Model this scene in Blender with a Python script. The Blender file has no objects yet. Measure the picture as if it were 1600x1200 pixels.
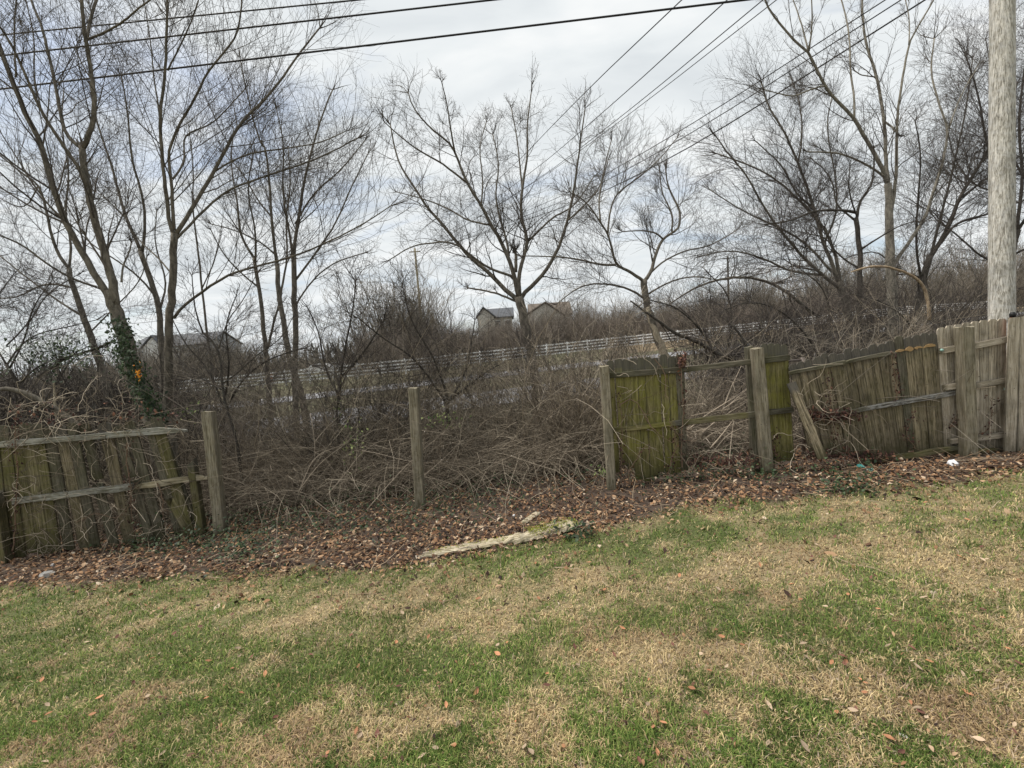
import bpy, math, random
import numpy as np
from mathutils import Vector, Matrix
rng = np.random.default_rng(7); random.seed(7)
scene = bpy.context.scene
COL = scene.collection
# ------------------------------------------------------------------ camera
F = 700.0                                   # focal length in pixels of the 1600 wide photograph
PITCH, ROLL, CAMZ = math.radians(5.0), math.radians(4.0), 2.27
_r0 = np.array([1, 0, 0.]); _f = np.array([0, math.cos(PITCH), -math.sin(PITCH)]); _u0 = np.array([0, math.sin(PITCH), math.cos(PITCH)])
CR = math.cos(ROLL) * _r0 - math.sin(ROLL) * _u0
CU = math.sin(ROLL) * _r0 + math.cos(ROLL) * _u0
CP = np.array([0, 0, CAMZ])
cam = bpy.data.objects.new('camera', bpy.data.cameras.new('camera'))
COL.objects.link(cam)
cam.matrix_world = Matrix(((CR[0], CU[0], -_f[0], 0), (CR[1], CU[1], -_f[1], 0), (CR[2], CU[2], -_f[2], CAMZ), (0, 0, 0, 1)))
cam.data.sensor_width = 36; cam.data.lens = 36 * F / 1600; cam.data.clip_end = 3000; cam.data.clip_start = 0.05
scene.camera = cam
# ------------------------------------------------------------------ sky, sun, exposure
SUN_EL, SUN_AZ = math.radians(60), math.radians(-80)      # azimuth from +Y, towards -X (front left)
world = bpy.data.worlds.new('World'); scene.world = world; world.use_nodes = True
nt = world.node_tree; nt.nodes.clear()
def N(t, typ, **kw):
    n = t.nodes.new(typ)
    for k, v in kw.items(): setattr(n, k, v)
    return n
def L(t, a, b): t.links.new(a, b)
def math_node(t, op, a, b=None, clamp=False):
    n = N(t, 'ShaderNodeMath', operation=op); n.use_clamp = clamp
    for i, v in enumerate((a, b)):
        if v is None: continue
        if isinstance(v, (int, float)): n.inputs[i].default_value = v
        else: L(t, v, n.inputs[i])
    return n.outputs[0]
def ramp(t, fac, stops):
    n = N(t, 'ShaderNodeValToRGB'); cr = n.color_ramp
    while len(cr.elements) < len(stops): cr.elements.new(0.5)
    for e, (p, c) in zip(cr.elements, stops):
        e.position = p; e.color = (*c, 1) if len(c) == 3 else c
    L(t, fac, n.inputs[0]); return n.outputs[0]
def noise(t, vec, scale, detail=4, rough=0.55, dist=0.0):
    n = N(t, 'ShaderNodeTexNoise'); n.inputs['Scale'].default_value = scale; n.inputs['Detail'].default_value = detail
    n.inputs['Roughness'].default_value = rough; n.inputs['Distortion'].default_value = dist
    if vec is not None: L(t, vec, n.inputs['Vector'])
    return n.outputs['Fac']
def mix(t, fac, a, b, blend='MIX'):
    n = N(t, 'ShaderNodeMix', data_type='RGBA', blend_type=blend)
    if isinstance(fac, (int, float)): n.inputs[0].default_value = fac
    else: L(t, fac, n.inputs[0])
    for s, v in ((6, a), (7, b)):
        if isinstance(v, tuple): n.inputs[s].default_value = (*v, 1)
        else: L(t, v, n.inputs[s])
    return n.outputs[2]
sky = N(nt, 'ShaderNodeTexSky', sky_type='NISHITA'); sky.sun_disc = False
sky.sun_elevation = SUN_EL; sky.sun_rotation = SUN_AZ; sky.air_density = 1.0; sky.dust_density = 1.5
tc = N(nt, 'ShaderNodeTexCoord'); sp = N(nt, 'ShaderNodeSeparateXYZ'); L(nt, tc.outputs['Generated'], sp.inputs[0])
zz = math_node(nt, 'ADD', math_node(nt, 'MAXIMUM', sp.outputs[2], 0.0), 0.22)
cb = N(nt, 'ShaderNodeCombineXYZ'); L(nt, math_node(nt, 'DIVIDE', sp.outputs[0], zz), cb.inputs[0]); L(nt, math_node(nt, 'DIVIDE', sp.outputs[1], zz), cb.inputs[1])
mp = N(nt, 'ShaderNodeMapping'); L(nt, cb.outputs[0], mp.inputs[0]); mp.inputs['Rotation'].default_value = (0, 0, 0.9); mp.inputs['Scale'].default_value = (0.8, 1.7, 1); mp.inputs['Location'].default_value = (3.3, 1.2, 0)
n1 = noise(nt, mp.outputs[0], 0.8, 6, 0.55, 0.6); n2 = noise(nt, mp.outputs[0], 2.3, 5, 0.5, 0.4)
cover = ramp(nt, n1, [(0.35, (0.42, 0.42, 0.42)), (0.46, (1, 1, 1))])
cloud = ramp(nt, n2, [(0.30, (4.75, 5.05, 5.25)), (0.52, (5.7, 5.95, 6.05)), (0.70, (6.5, 6.6, 6.6))])
skyc = mix(nt, cover, sky.outputs[0], cloud)
bg = N(nt, 'ShaderNodeBackground'); bg.inputs[1].default_value = 0.1; L(nt, skyc, bg.inputs[0])
wo = N(nt, 'ShaderNodeOutputWorld'); L(nt, bg.outputs[0], wo.inputs[0])
sl = bpy.data.lights.new('sun', 'SUN'); sl.energy = 3.0; sl.angle = math.radians(20); sl.color = (1, 0.95, 0.88)
so = bpy.data.objects.new('sun', sl); COL.objects.link(so)
sd = Vector((math.sin(SUN_AZ) * math.cos(SUN_EL), math.cos(SUN_AZ) * math.cos(SUN_EL), math.sin(SUN_EL)))
so.rotation_euler = sd.to_track_quat('Z', 'Y').to_euler()
scene.view_settings.view_transform = 'Standard'; scene.view_settings.look = 'None'
scene.view_settings.exposure = 0.58; scene.view_settings.gamma = 1.0; scene.view_settings.use_curve_mapping = False
scene.render.engine = 'CYCLES'; scene.cycles.max_bounces = 6; scene.cycles.diffuse_bounces = 3; scene.cycles.transparent_max_bounces = 8

# ------------------------------------------------------------------ geometry helpers
def P(px, py, Z):
    "point seen at pixel (px, py) of the photograph at depth Z in front of the camera"
    px = np.asarray(px, float); py = np.asarray(py, float); Z = np.asarray(Z, float)
    d = _f + ((px - 800) / F)[..., None] * CR + ((600 - py) / F)[..., None] * CU
    return CP + d * Z[..., None]
def PIX(p):
    q = p - CP; z = q @ _f
    return 800 + F * (q @ CR) / z, 600 - F * (q @ CU) / z, z
def vnoise(x, y, s, seed=0):
    "smooth value noise 0..1"
    x = np.asarray(x, float) / s; y = np.asarray(y, float) / s
    xi = np.floor(x).astype(np.int64); yi = np.floor(y).astype(np.int64); fx = x - xi; fy = y - yi
    fx = fx * fx * (3 - 2 * fx); fy = fy * fy * (3 - 2 * fy)
    def h(a, b):
        n = (a * 374761393 + b * 668265263 + seed * 144665) & 0x7fffffff
        n = ((n ^ (n >> 13)) * 1274126177) & 0x7fffffff
        return ((n ^ (n >> 16)) & 0xffff) / 65535.0
    return (h(xi, yi) * (1 - fx) + h(xi + 1, yi) * fx) * (1 - fy) + (h(xi, yi + 1) * (1 - fx) + h(xi + 1, yi + 1) * fx) * fy
def fbm(x, y, s, seed=0, o=4):
    r = 0; a = 0.5; t = 0
    for i in range(o):
        r = r + a * vnoise(x, y, s / 2 ** i, seed + i * 17); t += a; a *= 0.55
    return r / t
def G(x, y):
    "ground height"
    x = np.asarray(x, float); y = np.asarray(y, float); s = y - 0.25 * x
    near = 0.05 * np.clip(x, -14, 14) + np.interp(y, [-30, 0, 1.8, 6.5, 8.5], [1.0, .62, .5, .05, -.02])
    far = 0.03 * np.clip(x, -70, 70) + np.interp(s, [8, 11, 15, 17, 23, 32, 37, 48, 80, 200, 700], [-.2, -.5, -.12, 0, 0, .05, .1, .4, .8, 1, 1])
    k = np.clip((y - 7) / 4, 0, 1); k = k * k * (3 - 2 * k)
    b = (vnoise(x, y, 1.1, 5) - .5) * 0.05 + (vnoise(x, y, .35, 9) - .5) * 0.025
    return near * (1 - k) + far * k + b * np.clip((14 - np.abs(y)) / 4, 0, 1)
def ground_hit(px, py):
    d = _f + ((np.asarray(px, float) - 800) / F)[..., None] * CR + ((600 - np.asarray(py, float)) / F)[..., None] * CU
    dz = np.minimum(d[..., 2], -0.01); t = (CAMZ - 0.2) / -dz
    for _ in range(14):
        q = CP + d * t[..., None]; t = t * 0.3 + 0.7 * (CAMZ - G(q[..., 0], q[..., 1])) / -dz
    q = CP + d * t[..., None]; q[..., 2] = G(q[..., 0], q[..., 1]); return q
def nrm(v): return v / np.maximum(np.linalg.norm(v, axis=-1, keepdims=True), 1e-9)

class MB:
    "collects vertices and faces (quads and triangles) for ONE mesh object"
    def __init__(s): s.v = []; s.q = []; s.t = []; s.c = []; s.n = 0
    def add(s, v, q=None, t=None, c=None):
        v = np.asarray(v, float).reshape(-1, 3); s.v.append(v)
        if q is not None and len(q): s.q.append(np.asarray(q).reshape(-1, 4) + s.n)
        if t is not None and len(t): s.t.append(np.asarray(t).reshape(-1, 3) + s.n)
        if c is not None: s.c.append(np.asarray(c, float).reshape(-1, 3))
        s.n += len(v); return s
    def tubes(s, Pt, R, S=3, cap=False):
        Pt = np.asarray(Pt, float); R = np.asarray(R, float)
        if Pt.ndim == 2: Pt = Pt[None]; R = R[None]
        if cap:
            Pt = np.concatenate([Pt[:, :1], Pt, Pt[:, -1:]], 1); R = np.concatenate([R[:, :1] * 0.02, R, R[:, -1:] * 0.02], 1)
        n, K, _ = Pt.shape
        T = np.gradient(Pt, axis=1) if not cap else np.gradient(Pt + 0, axis=1)
        T = nrm(T); m = nrm(Pt[:, -1] - Pt[:, 0] + 1e-9)
        ref = np.cross(m, np.where(np.abs(m[:, 2:3]) < .9, [[0, 0, 1.]], [[1., 0, 0]])); ref = nrm(ref)
        a = nrm(np.cross(T, np.broadcast_to(np.cross(ref, m)[:, None], T.shape))); b = np.cross(T, a)
        th = np.arange(S) * 2 * math.pi / S
        V = Pt[:, :, None] + R[:, :, None, None] * (np.cos(th)[None, None, :, None] * a[:, :, None] + np.sin(th)[None, None, :, None] * b[:, :, None])
        idx = np.arange(n * K * S).reshape(n, K, S)
        i0 = idx[:, :-1]; i1 = idx[:, 1:]
        Q = np.stack([i0, np.roll(i0, -1, 2), np.roll(i1, -1, 2), i1], -1).reshape(-1, 4)
        return s.add(V, Q)
    def box(s, c, sx, sy, sz):
        x, y, z = sx / 2, sy / 2, sz / 2
        v = [(i, j, k) for k in (-z, z) for j in (-y, y) for i in (-x, x)]
        return s.add(np.array(v) + np.array(c), [(0, 2, 3, 1), (4, 5, 7, 6), (0, 1, 5, 4), (2, 6, 7, 3), (0, 4, 6, 2), (1, 3, 7, 5)])
    def mesh(s, name, mat=None, smooth=True):
        me = bpy.data.meshes.new(name); v = np.concatenate(s.v)
        q = np.concatenate(s.q) if s.q else np.zeros((0, 4), int); t = np.concatenate(s.t) if s.t else np.zeros((0, 3), int)
        me.vertices.add(len(v)); me.vertices.foreach_set('co', v.astype(np.float32).ravel())
        me.loops.add(q.size + t.size); me.loops.foreach_set('vertex_index', np.concatenate([q.ravel(), t.ravel()]).astype(np.int32))
        me.polygons.add(len(q) + len(t))
        ls = np.concatenate([np.arange(len(q)) * 4, q.size + np.arange(len(t)) * 3]); lt = np.concatenate([np.full(len(q), 4), np.full(len(t), 3)])
        me.polygons.foreach_set('loop_start', ls.astype(np.int32)); me.polygons.foreach_set('loop_total', lt.astype(np.int32))
        me.polygons.foreach_set('use_smooth', np.full(len(lt), smooth)); me.update(calc_edges=True)
        if s.c:
            at = me.color_attributes.new('col', 'FLOAT_COLOR', 'POINT'); c = np.concatenate(s.c)
            at.data.foreach_set('color', np.concatenate([c, np.ones((len(c), 1))], 1).astype(np.float32).ravel())
        if mat: me.materials.append(mat)
        return me
    def build(s, name, mat, parent=None, smooth=True, mw=None):
        return link(name, s.mesh(name, mat, smooth), parent, mw)
def link(name, me, parent=None, mw=None):
    o = bpy.data.objects.new(name, me); COL.objects.link(o)
    if mw is not None: o.matrix_world = mw
    if parent is not None:
        o.parent = parent; o.matrix_parent_inverse = Matrix.Identity(4)
        loc = Vector(parent['base']) if 'base' in parent else Vector((0, 0, 0))
        M = (mw if mw is not None else Matrix.Identity(4)).copy(); o.matrix_basis = Matrix.Translation(-loc) @ M
    return o
def tag(o, label, cat, group=None):
    o['label'] = label; o['category'] = cat
    if group: o['group'] = group
    return o
def thing(name, loc, label, cat, group=None):
    o = bpy.data.objects.new(name, None); COL.objects.link(o); o.empty_display_size = .2
    o.location = loc; o['base'] = [float(a) for a in loc]; return tag(o, label, cat, group)
def struct(o): o['kind'] = 'structure'; return o
def stuff(o, label=None, cat=None):
    o['kind'] = 'stuff'
    if label: o['label'] = label
    if cat: o['category'] = cat
    return o

# ------------------------------------------------------------------ materials
def newmat(name, rough=0.85):
    m = bpy.data.materials.new(name); m.use_nodes = True; t = m.node_tree
    b = t.nodes['Principled BSDF']; b.inputs['Roughness'].default_value = rough
    b.inputs['Specular IOR Level'].default_value = 0.25
    return m, t, b
def bump(t, b, h, strength, dist=0.01):
    n = N(t, 'ShaderNodeBump'); n.inputs['Strength'].default_value = strength; n.inputs['Distance'].default_value = dist
    L(t, h, n.inputs['Height']); L(t, n.outputs[0], b.inputs['Normal'])
def flat(name, c, rough=.7):
    m, t, b = newmat(name, rough); g = N(t, 'ShaderNodeNewGeometry')
    n = noise(t, g.outputs['Position'], 3.0, 5); k = tuple(x * .75 for x in c); L(t, mix(t, n, k, c), b.inputs['Base Color']); return m
def wood(name, dark, light, algae=0.0, algc=(.085, .10, .022), wear=0.5, tone=.65, top=0.0, edge=.6):
    "weathered board: grain along local Z, knots, algae and lichen stains"
    m, t, b = newmat(name, .9); tc = N(t, 'ShaderNodeTexCoord'); oi = N(t, 'ShaderNodeObjectInfo'); geo = N(t, 'ShaderNodeNewGeometry')
    ad = N(t, 'ShaderNodeVectorMath', operation='ADD'); L(t, tc.outputs['Object'], ad.inputs[0])
    cbm = N(t, 'ShaderNodeCombineXYZ'); L(t, math_node(t, 'MULTIPLY', oi.outputs['Random'], 37.0), cbm.inputs[0]); L(t, math_node(t, 'MULTIPLY', oi.outputs['Random'], 91.0), cbm.inputs[2]); L(t, cbm.outputs[0], ad.inputs[1])
    mp = N(t, 'ShaderNodeMapping'); mp.inputs['Scale'].default_value = (1, 1, .055); L(t, ad.outputs[0], mp.inputs[0])
    g1 = noise(t, mp.outputs[0], 55, 6, .65, .6); g2 = noise(t, mp.outputs[0], 200, 3, .6)
    big = noise(t, geo.outputs['Position'], 2.2, 5, .6); sm = noise(t, ad.outputs[0], 14, 4, .6)
    grain = math_node(t, 'ADD', math_node(t, 'MULTIPLY', g1, .75), math_node(t, 'MULTIPLY', g2, .25))
    c = ramp(t, grain, [(.32, tuple(x * .35 for x in dark)), (.44, dark), (.60, light)])
    hv = N(t, 'ShaderNodeHueSaturation'); L(t, c, hv.inputs['Color']); L(t, math_node(t, 'ADD', math_node(t, 'MULTIPLY', oi.outputs['Random'], tone), 1 - tone * .5), hv.inputs['Value'])
    c = hv.outputs[0]
    grey = ramp(t, sm, [(.45, (0, 0, 0)), (.62, (1, 1, 1))])
    c = mix(t, math_node(t, 'MULTIPLY', grey, wear * .5), c, (light[0] * .9, light[1] * .95, light[2] * 1.05))
    dk = ramp(t, big, [(.30, (1, 1, 1)), (.48, (0, 0, 0))]); c = mix(t, math_node(t, 'MULTIPLY', dk, .55), c, (.035, .031, .024))
    if algae:
        a = ramp(t, noise(t, geo.outputs['Position'], 3.5, 6, .7), [(.40, (0, 0, 0)), (.62, (1, 1, 1))])
        a2 = math_node(t, 'ADD', math_node(t, 'MULTIPLY', a, .6), .4)
        c = mix(t, math_node(t, 'MULTIPLY', a2, algae), c, mix(t, grain, tuple(x * .55 for x in algc), tuple(x * 1.7 for x in algc)))
    m3 = N(t, 'ShaderNodeMapping'); m3.inputs['Scale'].default_value = (1, 1, .10); L(t, ad.outputs[0], m3.inputs[0]); stn = noise(t, m3.outputs[0], 13, 5, .7, .8)
    c = mix(t, math_node(t, 'MULTIPLY', ramp(t, stn, [(.50, (0, 0, 0)), (.64, (1, 1, 1))]), .5 * edge + .1), c, (.05, .042, .03))
    kn = ramp(t, noise(t, ad.outputs[0], 38, 2, .5), [(.70, (0, 0, 0)), (.76, (1, 1, 1))]); c = mix(t, math_node(t, 'MULTIPLY', kn, .75), c, (.045, .035, .025))
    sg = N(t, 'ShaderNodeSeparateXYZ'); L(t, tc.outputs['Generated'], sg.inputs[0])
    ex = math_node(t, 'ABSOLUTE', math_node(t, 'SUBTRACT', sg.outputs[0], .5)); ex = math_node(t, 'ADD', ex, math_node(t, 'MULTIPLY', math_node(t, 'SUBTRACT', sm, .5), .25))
    c = mix(t, math_node(t, 'MULTIPLY', ramp(t, ex, [(.36, (0, 0, 0)), (.49, (1, 1, 1))]), edge), c, (.028, .024, .016))  # dark board edges: weather staining plus seam shade painted into the colour
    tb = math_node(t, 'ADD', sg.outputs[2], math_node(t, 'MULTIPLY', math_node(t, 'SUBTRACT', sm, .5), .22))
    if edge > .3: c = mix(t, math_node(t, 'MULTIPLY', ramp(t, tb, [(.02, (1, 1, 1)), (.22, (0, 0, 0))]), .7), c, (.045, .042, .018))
    if top:
        tz = math_node(t, 'ADD', sg.outputs[2], math_node(t, 'MULTIPLY', math_node(t, 'SUBTRACT', sm, .5), .10))
        c = mix(t, math_node(t, 'MULTIPLY', ramp(t, tz, [(.84, (0, 0, 0)), (.92, (1, 1, 1))]), top), c, mix(t, grain, (.035, .032, .028), (.15, .14, .125)))
    L(t, c, b.inputs['Base Color']); bump(t, b, grain, .9, .012); return m
def bark(name, dark, light, scale=16, lichen=.3):
    m, t, b = newmat(name, .95); g = N(t, 'ShaderNodeNewGeometry'); mp = N(t, 'ShaderNodeMapping'); mp.inputs['Scale'].default_value = (1, 1, .35); L(t, g.outputs['Position'], mp.inputs[0])
    n1 = noise(t, mp.outputs[0], scale, 6, .65, .4); n2 = noise(t, g.outputs['Position'], scale * 2.6, 4, .6)
    c = ramp(t, n1, [(.35, dark), (.62, light)])
    c = mix(t, math_node(t, 'MULTIPLY', ramp(t, n2, [(.52, (0, 0, 0)), (.66, (1, 1, 1))]), lichen), c, (.25, .25, .20))
    L(t, c, b.inputs['Base Color']); bump(t, b, n1, 1.0, .035); return m
def strands(name, stops, rough=.9, transl=0.0):
    "every separate strand, twig or leaf its own tone"
    m, t, b = newmat(name, rough); g = N(t, 'ShaderNodeNewGeometry'); c = ramp(t, g.outputs['Random Per Island'], stops); L(t, c, b.inputs['Base Color'])
    if transl:
        tr = N(t, 'ShaderNodeBsdfTranslucent'); L(t, c, tr.inputs[0]); mx = N(t, 'ShaderNodeMixShader'); mx.inputs[0].default_value = transl
        L(t, b.outputs[0], mx.inputs[1]); L(t, tr.outputs[0], mx.inputs[2]); L(t, mx.outputs[0], t.nodes['Material Output'].inputs[0])
    return m
def attrmat(name, rough=.9, transl=0.0, det=0.0):
    m, t, b = newmat(name, rough); a = N(t, 'ShaderNodeAttribute', attribute_name='col'); c = a.outputs['Color']
    if det:
        g = N(t, 'ShaderNodeNewGeometry'); n = noise(t, g.outputs['Position'], 26, 7, .75); n2 = noise(t, g.outputs['Position'], 3, 6, .7)
        k = math_node(t, 'ADD', math_node(t, 'MULTIPLY', n, 1.2), math_node(t, 'MULTIPLY', n2, .9)); c = mix(t, 1.0, c, ramp(t, k, [(.6, (.35, .35, .35)), (1.0, (1, 1, 1)), (1.45, (1.0, 1.0, 1.0))]), 'MULTIPLY')
        bump(t, b, n, .8, .03)
    L(t, c, b.inputs['Base Color'])
    if transl:
        tr = N(t, 'ShaderNodeBsdfTranslucent'); L(t, c, tr.inputs[0]); mx = N(t, 'ShaderNodeMixShader'); mx.inputs[0].default_value = transl
        L(t, b.outputs[0], mx.inputs[1]); L(t, tr.outputs[0], mx.inputs[2]); L(t, mx.outputs[0], t.nodes['Material Output'].inputs[0])
    return m
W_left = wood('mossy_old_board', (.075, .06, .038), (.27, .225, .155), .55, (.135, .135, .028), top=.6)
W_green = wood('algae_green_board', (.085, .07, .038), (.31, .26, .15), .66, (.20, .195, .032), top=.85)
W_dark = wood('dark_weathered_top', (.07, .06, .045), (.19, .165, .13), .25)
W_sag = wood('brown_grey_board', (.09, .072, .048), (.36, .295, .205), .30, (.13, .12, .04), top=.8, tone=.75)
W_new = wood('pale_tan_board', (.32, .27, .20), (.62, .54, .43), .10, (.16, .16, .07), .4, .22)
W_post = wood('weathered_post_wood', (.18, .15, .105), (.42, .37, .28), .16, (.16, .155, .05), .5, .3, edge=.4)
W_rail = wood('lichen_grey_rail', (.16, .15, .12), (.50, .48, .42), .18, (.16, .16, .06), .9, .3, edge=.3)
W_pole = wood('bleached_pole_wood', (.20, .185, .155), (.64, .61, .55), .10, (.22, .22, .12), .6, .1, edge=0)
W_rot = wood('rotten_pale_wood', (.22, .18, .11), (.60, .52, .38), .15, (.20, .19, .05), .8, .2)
W_scar = flat('fresh_orange_wood', (.40, .26, .12))
B_grey = bark('grey_brown_bark', (.07, .06, .048), (.20, .175, .14))
B_tan = bark('tan_speckled_bark', (.060, .052, .040), (.19, .165, .13), 14, .28)
B_dark = bark('black_brown_bark', (.028, .024, .020), (.075, .064, .054))
B_pale = bark('bare_pale_wood', (.28, .23, .16), (.50, .43, .32), 20, .1)
S_twig = strands('grey_twigs', [(0, (.05, .043, .036)), (.6, (.085, .073, .06)), (1, (.13, .11, .09))])
S_twigd = strands('dark_twigs', [(0, (.036, .031, .028)), (.6, (.070, .060, .052)), (1, (.12, .102, .087))])
S_bram = strands('brown_bramble_stems', [(0, (.075, .060, .044)), (.4, (.20, .165, .122)), (.75, (.35, .295, .22)), (1, (.56, .48, .37))])
S_cane = strands('pale_canes', [(0, (.09, .07, .05)), (.6, (.20, .165, .12)), (1, (.46, .39, .30))])
S_brush = strands('reddish_brown_brush', [(0, (.10, .084, .07)), (.5, (.18, .15, .125)), (1, (.30, .26, .215))])
S_brushd = strands('grey_brown_brush', [(0, (.09, .078, .062)), (.5, (.19, .165, .13)), (1, (.33, .29, .235))])
S_stick = strands('bleached_sticks', [(0, (.20, .155, .11)), (.5, (.34, .28, .21)), (1, (.50, .43, .35))])
S_vine = strands('dry_vine', [(0, (.10, .065, .045)), (1, (.26, .18, .12))])
S_leaf = strands('dead_leaf_litter', [(0, (.025, .016, .013)), (.35, (.075, .042, .028)), (.55, (.19, .10, .052)), (.78, (.33, .19, .10)), (.94, (.46, .32, .20)), (1, (.60, .50, .38))], .8, .15)
S_ivy = strands('dark_ivy_leaves', [(0, (.012, .022, .010)), (.6, (.028, .050, .018)), (1, (.06, .09, .035))], .55, .1)
S_dleaf = strands('withered_dark_leaves', [(0, (.030, .016, .016)), (.6, (.075, .035, .028)), (1, (.14, .07, .045))], .8)
A_grass = attrmat('grass_blades', .8, .3); A_ground = attrmat('soil_and_thatch', .95, 0, 1.0)

# ------------------------------------------------------------------ the ground
BX = [-600, 0, 200, 400, 560, 640, 760, 905, 1000, 1060, 1180, 1300, 1450, 1600, 2200]
BY = [950, 917, 908, 897, 888, 886, 862, 838, 812, 792, 786, 772, 757, 738, 700]
STRAW = [(830, 925, 200, 34, 1.0), (620, 965, 210, 24, .9), (430, 985, 110, 22, .7), (1010, 990, 110, 55, .8), (1150, 905, 120, 38, .9), (1140, 1070, 150, 75, .95), (1440, 890, 190, 60, .85),
         (1250, 865, 110, 26, .6), (520, 1150, 180, 60, .7), (1420, 1110, 230, 80, .6), (900, 1110, 110, 60, .5), (1530, 960, 120, 50, .7), (170, 1080, 150, 60, .3), (930, 1020, 80, 40, .7), (1330, 1060, 120, 50, .5)]
GREEN = [(580, 1030, 210, 36, 1.0), (1130, 975, 130, 34, .9), (880, 868, 230, 30, 1.0), (1110, 830, 120, 26, .8), (1360, 985, 150, 34, .7), (700, 900, 120, 16, .6), (800, 1090, 90, 40, .4), (330, 940, 200, 26, .5), (1000, 1170, 160, 40, .5), (1180, 1180, 120, 40, .4), (1080, 940, 70, 22, .5), (1330, 830, 120, 24, .4), (150, 970, 200, 40, .35), (330, 1060, 120, 40, .5)]
def masks(q):
    px, py, z = PIX(q); ok = z > .6
    px = np.where(ok, px, 800); py = np.where(ok, py, 1300)
    edge = np.interp(px, BX, BY) + (fbm(q[..., 0], q[..., 1], .8, 3) - .5) * 34
    lawn = np.clip((py - edge) / 14 + .5, 0, 1)
    m = (fbm(q[..., 0], q[..., 1], .8, 21) - .5) * 1.6 - .22
    for cx, cy, rx, ry, a in STRAW: m = m + a * .8 * np.exp(-(((px - cx) / rx) ** 2 + ((py - cy) / ry) ** 2) ** 1.3)
    for cx, cy, rx, ry, a in GREEN: m = m - a * .75 * np.exp(-(((px - cx) / rx) ** 2 + ((py - cy) / ry) ** 2) ** 1.3)
    m = m + (fbm(q[..., 0], q[..., 1], .13, 33) - .5) * 3.2 + (fbm(q[..., 0], q[..., 1], .35, 35) - .5) * 3.0 + (fbm(q[..., 0], q[..., 1], .055, 37, 2) - .5) * 2.4
    return lawn, np.clip(m * .55 + .50, 0, 1)
xs = np.concatenate([[-900, -400, -200, -120, -80, -60, -45, -32, -24, -18, -15], np.arange(-13, 13.01, .17), [15, 18, 24, 32, 45, 60, 80, 120, 200, 400, 900]])
ys = np.concatenate([[-300, -80, -30, -12, -5, -2], np.arange(0, 11, .17), np.arange(11, 30, 1.0), np.arange(30, 60, 2.0), [62, 66, 72, 80, 95, 120, 160, 200, 300, 500, 800, 1500]])
X, Y = np.meshgrid(xs, ys); Zg = G(X, Y); Q = np.stack([X, Y, Zg], -1)
lawn, strw = masks(Q)
s_ = Y - .25 * X
farm = np.clip((Y - 11) / 3, 0, 1)[..., None]
lc = np.array([.10, .115, .042]) * (1 - strw[..., None]) + np.array([.30, .235, .135]) * strw[..., None]
litc = np.array([.075, .055, .042])
fn = fbm(X, Y, 6, 41)[..., None]
fc = np.array([.075, .085, .04]) * (1 - fn) + np.array([.15, .12, .075]) * fn
fc = np.where((s_[..., None] > 42) & (X[..., None] > 12), np.array([.20, .15, .09]), fc)
colr = (lc * lawn[..., None] + litc * (1 - lawn[..., None])) * (1 - farm) + fc * farm
ny, nx = X.shape; idx = np.arange(ny * nx).reshape(ny, nx)
mb = MB(); mb.add(Q, np.stack([idx[:-1, :-1], idx[:-1, 1:], idx[1:, 1:], idx[1:, :-1]], -1).reshape(-1, 4), None, colr)
struct(mb.build('ground', A_ground))
# roads beyond the brush: two lanes with a grass strip between
M_road, t_, b_ = newmat('worn_asphalt', .9); g_ = N(t_, 'ShaderNodeNewGeometry')
L(t_, mix(t_, noise(t_, g_.outputs['Position'], 1.5, 8, .7), (.20, .20, .21), (.31, .31, .32)), b_.inputs['Base Color'])
M_white, t_, b_ = newmat('white_vinyl', .5); g_ = N(t_, 'ShaderNodeNewGeometry')
L(t_, mix(t_, noise(t_, g_.outputs['Position'], 2, 6, .7), (.80, .80, .79), (.90, .90, .89)), b_.inputs['Base Color'])
def strip(name, s0, s1, mat, dz, x0=-120, x1=120, n=120):
    xx = np.linspace(x0, x1, n); a = []
    for x in xx:
        for s in np.linspace(s0, s1, 4): y = s + .25 * x; a.append((x, y, G(x, y) + dz))
    m = MB(); i = np.arange(n * 4).reshape(n, 4)
    m.add(a, np.stack([i[:-1, :-1], i[1:, :-1], i[1:, 1:], i[:-1, 1:]], -1).reshape(-1, 4)); return struct(m.build(name, mat))
strip('road', 17.2, 23, M_road, .05); strip('far_road', 32, 37, M_road, .05)

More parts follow.
